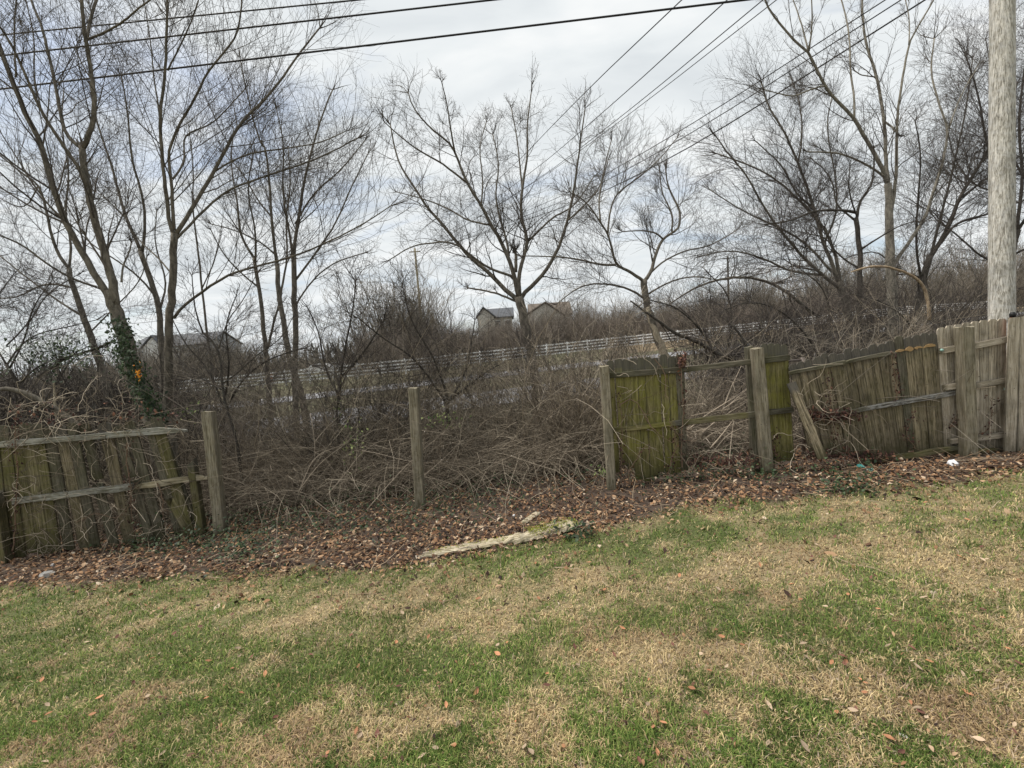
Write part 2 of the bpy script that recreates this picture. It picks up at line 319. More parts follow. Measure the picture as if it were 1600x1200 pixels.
# ------------------------------------------------------------------ tube growth
def grow(S, D, LEN, K, wig=.25, up=0.0, r0=.01, r1=.002):
    n = len(S); Pt = np.zeros((n, K, 3)); Pt[:, 0] = S; d = nrm(D); wig = wig * (1 if K > 2 else .5); st = (LEN / (K - 1))[:, None]
    for k in range(1, K):
        d = nrm(d + rng.normal(0, wig, (n, 3)) + np.array([0, 0, up])); Pt[:, k] = Pt[:, k - 1] + d * st
    r0 = np.broadcast_to(r0, (n,)); r1 = np.broadcast_to(r1, (n,)); w = np.linspace(0, 1, K)[None]
    return Pt, r0[:, None] * (1 - w) + r1[:, None] * w
def spawn(Pt, R, idx, tmin=.2, tmax=1., ratio=(.35, .6), ang=(.5, 1.0), K=5, wig=.2, up=.05, rs=.55, rmin=.002, lmax=9, lead=None):
    n, Kp, _ = Pt.shape; m = len(idx); t = rng.uniform(tmin, tmax, m) * (Kp - 1.001); k = t.astype(int); f = (t - k)[:, None]
    A = Pt[idx, k]; B = Pt[idx, k + 1]; S = A * (1 - f) + B * f; T = nrm(B - A); r = R[idx, k] * (1 - f[:, 0]) + R[idx, k + 1] * f[:, 0]
    LP = np.linalg.norm(np.diff(Pt, axis=1), axis=2).sum(1)[idx]
    q = nrm(np.cross(T, rng.normal(0, 1, (m, 3)))); a = rng.uniform(*ang, m)[:, None]
    D = T * np.cos(a) + q * np.sin(a); D[:, 2] += .15
    LEN = np.minimum(LP * rng.uniform(*ratio, m) * (1.15 - .65 * t / Kp), lmax)
    return grow(S, D, LEN, K, wig, up, np.maximum(r * rs, rmin), rmin * .7)
def smooth_poly(p, n):
    p = np.asarray(p, float)
    for _ in range(2):
        q = [p[0]]
        for a, b in zip(p[:-1], p[1:]): q += [a * .75 + b * .25, a * .25 + b * .75]
        q.append(p[-1]); p = np.array(q)
    d = np.r_[0, np.cumsum(np.linalg.norm(np.diff(p, axis=0), axis=1))]; u = np.linspace(0, d[-1], n)
    return np.stack([np.interp(u, d, p[:, i]) for i in range(p.shape[1])], 1), d[-1]
def limb(pts, Z, w0, w1, dz=0.0, z0=0.0):
    "a limb traced on the photograph: pixel points, depth, width in pixels at both ends, how far it leans away"
    n = max(8, min(26, int(len(pts) * 3))); q, _ = smooth_poly(pts, n); u = np.linspace(0, 1, n)
    Zs = Z + z0 + dz * u; Pt = P(q[:, 0], q[:, 1], Zs); th = np.hypot((q[:, 0] - 800) / F, 0)
    Rr = (w0 + (w1 - w0) * u ** .8) / 2 * Zs / F / (np.sqrt(1 + th ** 2)) ** .8
    Rr = Rr * .80
    Pt[1:-1] += rng.normal(0, .13, (n - 2, 3)) * Rr[1:-1, None]
    return Pt, Rr
def tree(name, label, Z, trunk, limbs, cat='tree', mat=B_grey, tw=S_twig, dens=3.4, n2=7, n3=6, up=.05, L1=(.35, .6), l1max=2.6, l2=(.4, .75), l3=(.35, .8), l3max=.6, group=None, rt=.0030, trunk_tw=0, ang=(.4, 1.05), wig=.12, dz_auto=True):
    T, TR = limb(trunk[0], Z, trunk[1], trunk[2]); base = T[0]
    gz = float(G(base[0], base[1]))
    if base[2] > gz - .1:                                  # carry the trunk down into the ground
        ext = np.array([[base[0] + (base[0] - T[1][0]) * .3, base[1], gz - .25]]); T = np.concatenate([ext, T]); TR = np.concatenate([[TR[0] * 1.2], TR]); base = ext[0]
    root = thing(name, (float(base[0]), float(base[1]), gz), label, cat, group)
    m = MB(); m.tubes(T, TR, 10, True); m.build('trunk', mat, root)
    par = []
    for i, l in enumerate(limbs):
        pts, w0, w1 = l[:3]; dz = l[3] if len(l) > 3 else (((i * .618) % 1) - .5) * 2.4; z0 = l[4] if len(l) > 4 else 0
        A, R = limb(pts, Z, w0, w1, dz, z0); m = MB(); m.tubes(A, R, 7, True); m.build('limb', mat, root); par.append((A, R))
    if trunk_tw: par.append((T, TR))
    cr = MB(); 
    for A, R in par:
        ln = np.linalg.norm(np.diff(A, axis=0), axis=1).sum(); n = max(3, int(ln * dens * 1.25))
        a1, r1 = spawn(A[None], R[None], np.zeros(n, int), .12, 1, (L1[0], L1[1]), ang, 8, wig, up, .36, rt * 1.3, l1max)
        # a leader carries each limb out into thin shoots
        d = nrm(A[-1] - A[-3])[None].repeat(4, 0) + rng.normal(0, .38, (4, 3)); a0, r0 = grow(A[-1][None].repeat(4, 0), d, rng.uniform(.3, .8, 4) * min(l1max, max(.6, ln * .2)), 8, wig, up, R[-1] * .8, rt)
        a1 = np.concatenate([a1, a0]); r1 = np.concatenate([r1, r0]); cr.tubes(a1, r1, 4)
        L1_ = np.linalg.norm(np.diff(a1, axis=1), axis=2).sum(1); c2 = np.maximum(2, (n2 * L1_ / L1_.mean()).astype(int)); i2 = np.repeat(np.arange(len(a1)), c2)
        a2, r2 = spawn(a1, r1, i2, .12, 1, l2, (.5, 1.2), 5, wig * 1.1, up * .6, .5, rt, l1max * .7); cr.tubes(a2, r2, 3)
        L2_ = np.linalg.norm(np.diff(a2, axis=1), axis=2).sum(1); c3 = np.maximum(1, (n3 * L2_ / L2_.mean()).astype(int)); i3 = np.repeat(np.arange(len(a2)), c3)
        a3, r3 = spawn(a2, r2, i3, .1, 1, l3, (.5, 1.25), 2, wig * 1.2, up * .5, .6, rt * .7, l3max * 1.25); cr.tubes(a3, r3, 3)
    c = cr.build('crown', tw, root); return root

TREES = True
if TREES:
    # left foreground tree, two stems dividing just above the broken fence
    tree('bare_tree', 'tall forked bare tree with an ivy-covered base behind the left broken fence', 7.6,
         ([(252, 672), (240, 640), (222, 605), (204, 560), (192, 515), (178, 478), (170, 455)], 54, 25),
         [([(180, 485), (165, 455), (150, 432), (134, 405), (107, 356), (98, 340), (78, 277), (60, 213), (37, 173), (13, 110), (-14, 40), (-30, -40)], 17, 9, -.6),
          ([(180, 480), (178, 450), (168, 410), (153, 360), (140, 310), (131, 262), (128, 228)], 20, 14, 0),
          ([(129, 232), (141, 208), (147, 180), (146, 140), (141, 100), (134, 62), (128, 20), (126, -40)], 12, 7, -.2),
          ([(134, 66), (143, 20), (155, -10), (170, -60)], 8, 5, .6),
          ([(137, 62), (155, 55), (180, 42), (198, 30), (222, 8), (250, -10)], 6, 3, -.8),
          ([(127, 232), (108, 215), (98, 200), (90, 150), (83, 117), (67, 43), (48, 0), (30, -50)], 9, 5, .7),
          ([(138, 300), (127, 267), (100, 230), (63, 173), (43, 123), (17, 67), (-5, 35)], 10, 5, -1.0),
          ([(190, 440), (192, 415), (203, 392), (205, 380)], 5, 3, .4),
          ([(25, 120), (22, 60), (24, 10), (30, -30)], 5, 3, .3), ([(64, 170), (52, 120), (55, 60), (40, 0)], 4, 2.5, .8)],
         mat=B_tan, dens=2.4, n2=7, n3=4, up=.10, L1=(.3, .6), l1max=2.4, wig=.08)
    tree('bare_tree', 'straight slim bare tree beside the ivy-covered forked one, long branch reaching to the middle', 9.0,
         ([(258, 668), (261, 630), (263, 580), (266, 506), (269, 453), (271, 400), (273, 365)], 19, 15),
         [([(272, 370), (264, 345), (259, 300), (254, 250), (250, 200), (251, 165), (257, 130), (260, 60), (262, -20)], 9, 5, -.6),
          ([(273, 368), (284, 352), (310, 310), (333, 270), (363, 213), (377, 190), (427, 143), (467, 83), (500, 43)], 10, 3, .9),
          ([(272, 360), (269, 320), (268, 285), (262, 240), (266, 228), (285, 185), (307, 150), (322, 115), (350, 82), (372, 55), (378, 0)], 8, 3, -.5),
          ([(272, 497), (285, 478), (313, 459), (335, 442), (359, 428), (400, 416), (453, 403), (500, 384), (560, 355), (610, 322)], 7, 2, -1.4),
          ([(274, 375), (300, 348), (347, 300), (400, 280), (440, 267), (500, 247), (560, 215)], 6, 2.5, .9),
          ([(333, 270), (360, 252), (395, 238), (440, 233), (500, 224), (540, 205)], 4, 2, -1.0, .4),
          ([(268, 282), (284, 262), (289, 246), (286, 215), (300, 205), (330, 195), (355, 170), (382, 140)], 5, 2, 1.5),
          ([(250, 185), (240, 120), (235, 60), (225, 0)], 4, 2, 1.0), ([(262, 110), (285, 65), (305, 20), (315, -20)], 4, 2, -.8),
          ([(270, 430), (250, 405), (215, 375), (190, 330), (150, 300)], 4, 2, 1.2)],
         mat=B_tan, dens=2.8, n2=7, n3=4, up=.10, L1=(.35, .6), l1max=2.8, wig=.08)
    tree('bare_tree', 'dark-stemmed bare tree leaning left behind the straight slim one', 11.5,
         ([(258, 660), (256, 600), (252, 540), (250, 484), (234, 431), (219, 390)], 15, 11),
         [([(219, 390), (200, 350), (185, 300), (172, 250), (150, 190), (140, 130)], 8, 3, .8), ([(222, 395), (228, 350), (222, 300), (205, 250), (200, 180), (190, 120)], 7, 3, -.8),
          ([(250, 484), (262, 440), (240, 380), (245, 330)], 5, 2, .5), ([(245, 465), (215, 430), (180, 405), (140, 380), (100, 340)], 5, 2, -.8)],
         mat=B_grey, dens=2.0, n2=5, n3=4, up=.10, l1max=2.6, wig=.08)
    tree('bare_tree', 'leaning bare tree nearest the left edge behind the tangled branches', 10.5,
         ([(178, 650), (165, 600), (150, 550), (134, 506), (115, 453), (108, 419)], 20, 11),
         [([(108, 419), (90, 397), (78, 360), (70, 317), (60, 287), (33, 270), (0, 242), (-40, 215)], 8, 3, -.5), ([(108, 420), (112, 380), (100, 330), (110, 270), (95, 200), (100, 140)], 6, 2.5, .9),
          ([(160, 452), (110, 435), (70, 410), (35, 382), (0, 368), (-50, 350)], 6, 4, -1.0), ([(130, 495), (90, 470), (50, 440), (0, 400)], 6, 3, .8), ([(140, 520), (180, 480), (220, 440), (230, 400)], 4, 2, -.7),
          ([(115, 450), (70, 440), (20, 470), (-30, 460)], 5, 3, .4), ([(60, 290), (40, 330), (0, 310)], 4, 2, -.4)],
         mat=B_grey, tw=S_twigd, dens=2.6, n2=7, n3=5, up=.05)
    # the group of slim stems left of the middle
    tree('bare_tree', 'slim bare tree with the rightmost stem of the cluster left of the middle', 14,
         ([(462, 655), (460, 600), (462, 506), (459, 469), (459, 397)], 13, 10),
         [([(459, 400), (467, 333), (480, 260), (500, 187), (520, 140)], 8, 2.5, .8), ([(459, 420), (452, 360), (440, 300), (445, 230), (432, 170)], 6, 2, -.9), ([(460, 440), (490, 400), (525, 350), (545, 300), (575, 240)], 5, 2, .7),
          ([(460, 480), (485, 440), (520, 410), (570, 395)], 4, 2, -.8), ([(461, 350), (490, 300), (530, 270), (570, 220)], 4, 2, -.5)], dens=2.4, n2=7, n3=3, up=.08, l1max=2.8, wig=.08)
    tree('bare_tree', 'slim bare tree with a mossy forked middle stem in the cluster left of the middle', 13.2,
         ([(478, 655), (468, 600), (452, 569), (444, 506), (437, 475), (433, 412)], 14, 9),
         [([(433, 412), (427, 380), (423, 317), (417, 233), (403, 217), (383, 133), (375, 90)], 7, 2, -.8), ([(437, 470), (442, 440), (450, 400), (446, 340), (455, 290), (450, 230)], 5, 2, .9), ([(425, 340), (400, 310), (380, 270), (350, 240)], 4, 2, .6),
          ([(432, 400), (410, 380), (370, 360), (330, 350)], 4, 2, -.6)], dens=2.4, n2=7, n3=3, up=.08, l1max=2.8, wig=.08)
    tree('bare_tree', 'slim bare tree with the leftmost stem of the cluster left of the middle', 13.8,
         ([(424, 665), (420, 600), (416, 550), (406, 453), (397, 403)], 12, 7),
         [([(397, 403), (375, 369), (372, 320), (360, 260), (365, 200)], 6, 2, .8), ([(399, 412), (400, 360), (385, 300), (395, 240)], 5, 2, -.8), ([(418, 545), (430, 495), (436, 475)], 6, 4, -.2), ([(405, 450), (380, 430), (350, 400), (330, 360)], 4, 2, -.5)], dens=2.4, n2=7, n3=3, up=.08, l1max=2.6, wig=.08)
    tree('bare_sapling', 'thin straight grey sapling between the slim trees on the left', 12.5, ([(338, 640), (330, 570), (322, 509), (316, 453), (308, 381)], 6, 4),
         [([(308, 381), (300, 320), (303, 260), (295, 200)], 4, 2, .3), ([(316, 450), (335, 410), (345, 370)], 3, 1.5, -.4)], cat='young tree', dens=1.8, n2=6, n3=4, up=.15)
    tree('bare_shrub', 'crooked dark shrub behind the first bare fence post', 7.9, ([(372, 700), (362, 660), (349, 620), (346, 585), (344, 553), (334, 535), (318, 520)], 6, 4),
         [([(318, 522), (306, 490), (302, 460), (300, 430)], 4, 2, .2), ([(342, 545), (355, 500), (380, 470), (400, 430)], 3, 1.5, .4), ([(347, 600), (375, 580), (400, 555), (440, 530), (455, 500)], 3, 1.5, -.3), ([(349, 610), (310, 590), (280, 560)], 3, 1.5, .4)],
         cat='shrub', mat=B_dark, tw=S_twigd, dens=3, n2=5, n3=4, l1max=.9, up=.05)
    # the middle tree
    tree('bare_tree', 'wide vase-shaped bare tree standing in the middle of the brush', 12,
         ([(842, 640), (837, 600), (832, 558), (825, 531), (819, 496), (811, 465)], 19, 18),
         [([(811, 470), (802, 462), (781, 445), (764, 425), (736, 404), (711, 376), (690, 348), (669, 327), (645, 289), (624, 257), (615, 225), (610, 195)], 10, 2.5, .8),
          ([(808, 445), (801, 431), (775, 424), (750, 411), (722, 387), (701, 377), (673, 380), (645, 383), (610, 405)], 6, 2, -1.2),
          ([(811, 466), (806, 440), (799, 415), (785, 380), (767, 352), (750, 317), (729, 285), (711, 236), (701, 222), (673, 201), (645, 170), (638, 145)], 10, 2.2, -.9),
          ([(729, 285), (690, 254), (655, 236), (627, 215), (600, 190)], 4.5, 2, -1.5, -.5), ([(711, 240), (704, 201), (699, 163), (690, 128)], 4, 1.8, -.9, -.6),
          ([(812, 466), (810, 430), (818, 404), (825, 376), (820, 359), (813, 331), (816, 296), (820, 268), (825, 240), (823, 198), (830, 145)], 9, 2.2, .9),
          ([(816, 296), (811, 240), (806, 205), (799, 170)], 4, 1.8, .4, .5), ([(824, 378), (844, 359), (865, 338), (890, 327), (907, 310), (928, 275)], 5, 2, 1.4, .4),
          ([(813, 468), (818, 458), (841, 439), (862, 408), (876, 380), (886, 345), (893, 317), (900, 275), (907, 222), (914, 170)], 9, 2.2, -.8),
          ([(812, 474), (804, 470), (778, 459), (753, 453), (732, 450)], 5, 3, .9), ([(795, 400), (792, 376), (781, 341), (773, 306), (781, 257), (770, 210)], 5, 2, 1.6), ([(806, 425), (806, 397)], 7, 6, 0),
          ([(768, 352), (730, 345), (700, 325), (660, 310), (620, 300)], 4, 1.8, 1.0, -.3), ([(886, 345), (915, 320), (940, 290), (950, 250)], 4, 1.8, .8, -.5), ([(752, 320), (755, 280), (748, 230), (760, 190)], 3.5, 1.6, .8, -.5)],
         mat=B_grey, dens=2.8, n2=7, n3=5, up=.05, L1=(.2, .42), l1max=1.4, l3max=.42, wig=.17, ang=(.5, 1.2))
    tree('bare_tree', 'crooked spreading bare tree on a split pale trunk behind the green fence panel', 10.5,
         ([(1046, 600), (1039, 553), (1029, 532), (1020, 509), (1011, 480), (1006, 450), (1006, 437)], 17, 13),
         [([(1006, 440), (1018, 425), (1022, 404), (1029, 385), (1036, 373), (1050, 364), (1062, 356), (1063, 334), (1060, 322), (1053, 310), (1043, 290), (1040, 265)], 8, 2.5, .5),
          ([(1036, 374), (1029, 366), (1018, 362), (1001, 360), (973, 362)], 4, 2, -.6, .2), ([(1006, 440), (992, 429), (978, 422), (962, 414), (957, 392), (950, 364), (938, 348), (927, 329), (910, 310), (890, 300)], 7, 2, -.9),
          ([(950, 364), (952, 334), (959, 310), (971, 296), (1001, 275), (1030, 250), (1058, 215)], 4, 1.8, .6, -.5), ([(962, 414), (943, 415), (915, 408), (880, 401), (820, 400)], 5, 2, -.4, -.4),
          ([(1008, 467), (990, 455), (973, 448), (950, 444), (920, 443), (894, 455), (870, 475)], 5, 2, -1.0), ([(1050, 364), (1051, 334), (1041, 315), (1034, 301), (1030, 260)], 4, 2, .7, .3), ([(1018, 425), (1040, 405), (1075, 390), (1110, 385), (1150, 360)], 4, 2, .8, .2),
          ([(1012, 460), (1045, 440), (1085, 430), (1130, 440), (1160, 430)], 4, 2, -.8), ([(938, 348), (935, 310), (945, 260), (955, 220)], 4, 1.8, .5, -.7)],
         mat=B_grey, dens=3.4, n2=7, n3=5, up=.10, l1max=1.4, l3max=.4)
    A_, R_a = limb([(1047, 600), (1040, 556), (1030, 532), (1021, 510), (1014, 492), (1012, 480)], 10.46, 21, 13, 0); m = MB(); m.tubes(A_, R_a * np.linspace(1, .7, len(R_a)), 9, True); m.build('bare_wood', B_pale, [o for o in bpy.data.objects if o.get('label', '').startswith('crooked spreading')][0])
    # right hand group
    tree('bare_tree', 'tallest bare tree on the right with pale upright limbs', 12.5,
         ([(1402, 580), (1398, 520), (1390, 417), (1391, 333), (1387, 287)], 26, 15),
         [([(1388, 292), (1377, 257), (1360, 230), (1347, 207), (1335, 184), (1304, 155), (1287, 131), (1270, 96), (1263, 79), (1242, 65), (1222, 41), (1198, 10), (1185, -30)], 10, 3, -.8),
          ([(1263, 79), (1256, 52), (1249, 27), (1236, -10)], 4, 2, .5, -.7), ([(1264, 80), (1270, 34), (1267, -20)], 4, 2, -.5, -.7), ([(1287, 134), (1263, 141), (1242, 151), (1222, 148), (1195, 140)], 4, 2, -.6, -.5),
          ([(1335, 184), (1335, 148), (1328, 113), (1328, 55), (1318, 10), (1305, -30)], 5, 2.5, .9, -.3), ([(1388, 292), (1384, 250), (1383, 213), (1380, 172), (1370, 120), (1356, 79), (1349, 45), (1346, -20)], 9, 4, .5),
          ([(1392, 335), (1400, 290), (1401, 241), (1401, 206), (1404, 165), (1411, 117), (1420, 69), (1428, 52), (1459, 0), (1475, -30)], 8, 3, -.5), ([(1382, 190), (1394, 198), (1402, 208)], 5, 4, -.4, .3),
          ([(1391, 420), (1412, 390), (1447, 340), (1460, 293), (1473, 257), (1483, 200), (1470, 173), (1453, 113), (1460, 60)], 9, 3, .9), ([(1388, 280), (1360, 260), (1333, 247), (1307, 238), (1260, 237)], 6, 3, -1.2),
          ([(1420, 70), (1422, 30), (1410, -20)], 3, 2, .4, -.5), ([(1370, 120), (1345, 118), (1335, 110)], 3, 2, -.3, .4), ([(1483, 200), (1500, 150), (1530, 100)], 4, 2, .5, .9)],
         mat=bark('pale_grey_bark', (.11, .10, .08), (.30, .27, .22)), dens=1.9, n2=5, n3=4, up=.06, L1=(.2, .35), l1max=1.3, l3max=.35, rt=.004)
    tree('bare_tree', 'black contorted bare tree in front of the tallest right-hand one', 11.3,
         ([(1345, 585), (1342, 500), (1343, 433), (1345, 393), (1337, 340)], 13, 10),
         [([(1338, 345), (1343, 313), (1363, 290), (1366, 262), (1365, 233)], 7, 3, .3), ([(1337, 332), (1307, 327), (1267, 330), (1240, 345), (1200, 350)], 7, 2.5, -.6), ([(1337, 345), (1305, 320), (1303, 290), (1290, 265), (1270, 250)], 5, 2, .7),
          ([(1345, 390), (1375, 370), (1410, 350), (1440, 345)], 5, 2, -.5), ([(1343, 420), (1310, 400), (1290, 370), (1260, 365)], 5, 2, .5), ([(1340, 340), (1325, 300), (1328, 260)], 4, 2, -.4)],
         mat=B_dark, tw=S_twigd, dens=4, n2=7, n3=5, up=.02, l1max=1.2, l3max=.4, wig=.24)
    tree('bare_tree', 'broad arching bare tree with dense fine twigs right of the middle', 13.5,
         ([(1336, 580), (1332, 520), (1322, 475), (1310, 440)], 20, 14),
         [([(1312, 445), (1300, 410), (1287, 383), (1273, 327), (1247, 253), (1223, 200), (1200, 167), (1190, 130)], 9, 3, .6), ([(1312, 450), (1285, 430), (1253, 400), (1213, 353), (1187, 313), (1167, 273), (1143, 247), (1120, 215)], 8, 2.5, -.8),
          ([(1313, 445), (1305, 393), (1287, 353), (1253, 317), (1217, 283), (1177, 260), (1120, 240)], 8, 2.5, 1.0), ([(1300, 425), (1255, 375), (1205, 350), (1160, 330), (1110, 297)], 6, 2, 1.2), ([(1285, 430), (1235, 425), (1185, 400), (1140, 390), (1095, 400)], 6, 2, -1.1),
          ([(1273, 327), (1240, 300), (1225, 260), (1180, 220)], 5, 2, .3, .4), ([(1287, 383), (1310, 330), (1305, 270), (1290, 200), (1300, 150)], 5, 2, -.6, .3), ([(1247, 253), (1255, 210), (1250, 160), (1235, 120)], 4, 2, .8, .5)],
         mat=B_grey, tw=S_twigd, dens=4.4, n2=8, n3=5, up=.02, L1=(.3, .5), l1max=1.9, l3max=.5, wig=.14)
    tree('bare_tree', 'dense dark bare tree directly left of the utility pole', 14,
         ([(1425, 580), (1432, 500), (1440, 440), (1453, 400)], 18, 14),
         [([(1453, 402), (1480, 360), (1500, 307), (1520, 275), (1537, 247), (1560, 200), (1590, 130)], 11, 4, .6), ([(1470, 380), (1493, 347), (1537, 337), (1580, 320), (1640, 300)], 7, 3, -.6), ([(1453, 405), (1470, 340), (1490, 260), (1510, 170), (1520, 90)], 7, 2.5, .9),
          ([(1440, 440), (1430, 380), (1435, 310), (1440, 240), (1430, 190)], 6, 2.5, -.8), ([(1500, 310), (1540, 280), (1600, 240), (1650, 200)], 6, 2.5, .8, .3), ([(1440, 435), (1400, 420), (1370, 390), (1330, 400)], 5, 2, .6)],
         mat=B_dark, tw=S_twigd, dens=5, n2=8, n3=5, up=.02, L1=(.3, .5), l1max=2.0, l3max=.5, wig=.2)
    tree('bare_tree', 'thicket-like bare tree seen on both sides of the utility pole', 16,
         ([(1560, 580), (1562, 500), (1575, 420), (1590, 360)], 20, 14),
         [([(1588, 365), (1600, 280), (1590, 200), (1600, 110), (1610, 40)], 9, 3, .5), ([(1585, 370), (1560, 300), (1540, 220), (1530, 150), (1510, 90)], 8, 3, -.5), ([(1590, 360), (1630, 300), (1670, 200), (1680, 80)], 8, 3, .8), ([(1575, 420), (1530, 400), (1500, 370), (1470, 350)], 6, 3, .5),
          ([(1580, 400), (1620, 380), (1680, 350)], 6, 3, -.4), ([(1560, 300), (1520, 290), (1490, 250), (1480, 200)], 5, 2, .5, -.4), ([(1600, 280), (1560, 200), (1550, 120), (1540, 60)], 5, 2, .5, .4)],
         mat=B_dark, tw=S_twigd, dens=4.6, n2=8, n3=5, up=.05, l1max=2.2, l3max=.55, wig=.2)
    # fallen and broken wood
    def branch(name, label, pts, Z, w0, w1, mat, cat='branch', dz=0, tw=None, nt=0, S=8, z0=0, group=None):
        A, R = limb(pts, Z, w0, w1, dz, z0); root = thing(name, tuple(float(a) for a in A[0]), label, cat, group)
        m = MB(); m.tubes(A, R, S, True); m.build('stem', mat, root)
        if nt:
            a1, r1 = spawn(A[None], R[None], np.zeros(nt, int), .2, 1, (.2, .5), (.4, 1), 7, .2, .04, .5, .003, 1.1); m = MB(); m.tubes(a1, r1, 4)
            i2 = np.repeat(np.arange(len(a1)), 5); a2, r2 = spawn(a1, r1, i2, .1, 1, (.3, .6), (.4, 1), 4, .2, .04, .6, .0025, .5); m.tubes(a2, r2, 3); m.build('twigs', tw or S_twigd, root)
        return root
    branch('fallen_log', 'dark fallen trunk slanting down behind the gap between fence posts', [(985, 470), (1027, 501), (1056, 522), (1087, 532), (1112, 546), (1125, 556), (1150, 563), (1190, 600)], 8.6, 3, 11, B_dark, 'fallen tree', .4, S_twigd, 14)
    branch('broken_branch', 'arched broken branch with peeled orange-tan wood right of centre', [(1330, 425), (1352, 418), (1375, 415), (1400, 420), (1430, 432), (1445, 450), (1450, 470), (1452, 500)], 9.2, 4, 8, bark('peeled_orange_wood', (.20, .14, .09), (.44, .34, .22), 30, .1), 'branch', 0, S_twigd, 5)
    branch('fallen_log', 'low arching grey trunk lying across the brush right of the split tree', [(1040, 480), (1075, 455), (1110, 440), (1150, 432), (1190, 436), (1230, 455), (1270, 490)], 12, 2, 8, B_grey, 'fallen tree', .6, S_twigd, 16)
    branch('fallen_branch', 'thin mossy branch leaning down left of the dark double post', [(1143, 505), (1160, 528), (1172, 555), (1180, 590)], 7.6, 5, 6, B_dark, 'branch', 0, S_twigd, 6)
    branch('cut_limb', 'thick grey limb with a sawn end hanging over the left broken fence', [(2, 608), (22, 607), (45, 616), (75, 633), (105, 652), (130, 672)], 7.3, 11, 16, B_tan, 'branch', .3, S_twigd, 5)
    branch('arched_vine', 'pale arching vine above the left broken fence', [(55, 602), (68, 585), (88, 573), (110, 570), (135, 575), (160, 585), (170, 600), (178, 625)], 7.1, 2.2, 1.6, B_tan, 'vine', .1, S_bram, 4, 6)
    branch('fallen_branch', 'mossy broken branch with a pale tip above the left broken fence', [(60, 590), (100, 560), (125, 553), (150, 545), (172, 535)], 8.0, 8, 6, B_dark, 'branch', .2, S_twigd, 8)
    branch('hanging_branch', 'dark curved branch hanging down beside the pale arching vine', [(112, 572), (130, 590), (143, 612), (148, 640), (150, 668)], 7.4, 5, 4, B_dark, 'branch', 0, S_twigd, 5)
    branch('broken_stub', 'splintered pale stub among the tangled branches at the left', [(88, 650), (86, 625), (84, 595)], 7.9, 7, 4, B_pale, 'stump', 0)
    # tangled dark crowns at far left
    tree('bare_shrub', 'dark tangled leaning shrub at the left edge of the photograph', 8.6, ([(70, 668), (55, 640), (30, 600), (10, 570)], 10, 7),
         [([(10, 572), (30, 540), (60, 520), (110, 510), (150, 500)], 5, 2, .4), ([(30, 600), (60, 570), (100, 560), (140, 540)], 5, 2, -.4), ([(10, 570), (-20, 520), (-10, 470), (20, 430)], 5, 2, .6), ([(15, 575), (40, 530), (50, 480), (80, 440)], 5, 2, -.4), ([(20, 590), (-10, 600), (-50, 580)], 5, 2, .3),
          ([(55, 640), (90, 600), (110, 560), (150, 545)], 4, 2, .8), ([(10, 540), (50, 500), (70, 460), (120, 430)], 4, 2, 1.2)],
         cat='shrub', mat=B_dark, tw=S_twigd, dens=5, n2=7, n3=5, l1max=1.3, up=0.0, wig=.22, l3max=.4)

if TREES:
    for lab, Z, base, lm in (('crooked dark shrub with drooping limbs behind the left half of the sagging fence', 10.2, (1290, 600), [[(1285, 570), (1260, 520), (1215, 480), (1170, 470), (1130, 485)], [(1288, 575), (1300, 510), (1290, 450), (1250, 420)], [(1285, 565), (1240, 540), (1200, 530), (1165, 545)], [(1290, 560), (1330, 500), (1370, 470), (1400, 465)]]),
                             ('crooked dark shrub with spreading limbs behind the right half of the sagging fence', 10.8, (1455, 580), [[(1450, 560), (1420, 500), (1380, 470), (1330, 460)], [(1455, 555), (1460, 480), (1440, 420), (1450, 370)], [(1455, 555), (1490, 490), (1530, 460), (1590, 450)], [(1450, 560), (1400, 530), (1350, 520)], [(1462, 540), (1500, 510), (1560, 500)]]),
                             ('tangled leaning shrub behind the open rails of the green fence', 10.4, (1130, 600), [[(1128, 575), (1100, 520), (1060, 480), (1020, 470)], [(1130, 570), (1145, 510), (1140, 460), (1110, 430)], [(1130, 575), (1165, 530), (1210, 505)], [(1128, 570), (1090, 545), (1055, 540)]]),
                             ('dark twisted shrub in front of the slim tree cluster', 9.6, (350, 680), [[(352, 640), (380, 590), (420, 560), (470, 545)], [(350, 640), (330, 580), (290, 540), (270, 500)], [(350, 630), (360, 570), (350, 510), (370, 460)]]),
                             ('dark forked shrub with long diagonal limbs right of the middle post', 9.2, (700, 660), [[(698, 630), (650, 560), (600, 530), (560, 497)], [(700, 630), (725, 590), (735, 545), (742, 500)], [(700, 625), (680, 560), (640, 500), (630, 450)], [(703, 625), (760, 580), (800, 560)]]),
                             ('dark slender shrub between the tree cluster and the middle post', 9.0, (530, 680), [[(530, 640), (532, 590), (540, 540), (552, 480), (556, 440)], [(530, 620), (505, 570), (500, 520), (480, 480)], [(533, 590), (570, 550), (600, 500)]])):
        tree('bare_shrub', lab, Z, ([base, (base[0] - 2, base[1] - 30)], 9, 7), [(l, 5.5, 2) for l in lm], cat='shrub', mat=B_dark, tw=S_twigd, dens=4.2, n2=7, n3=4, l1max=1.1, up=.0, wig=.22, l3max=.4, ang=(.5, 1.2))
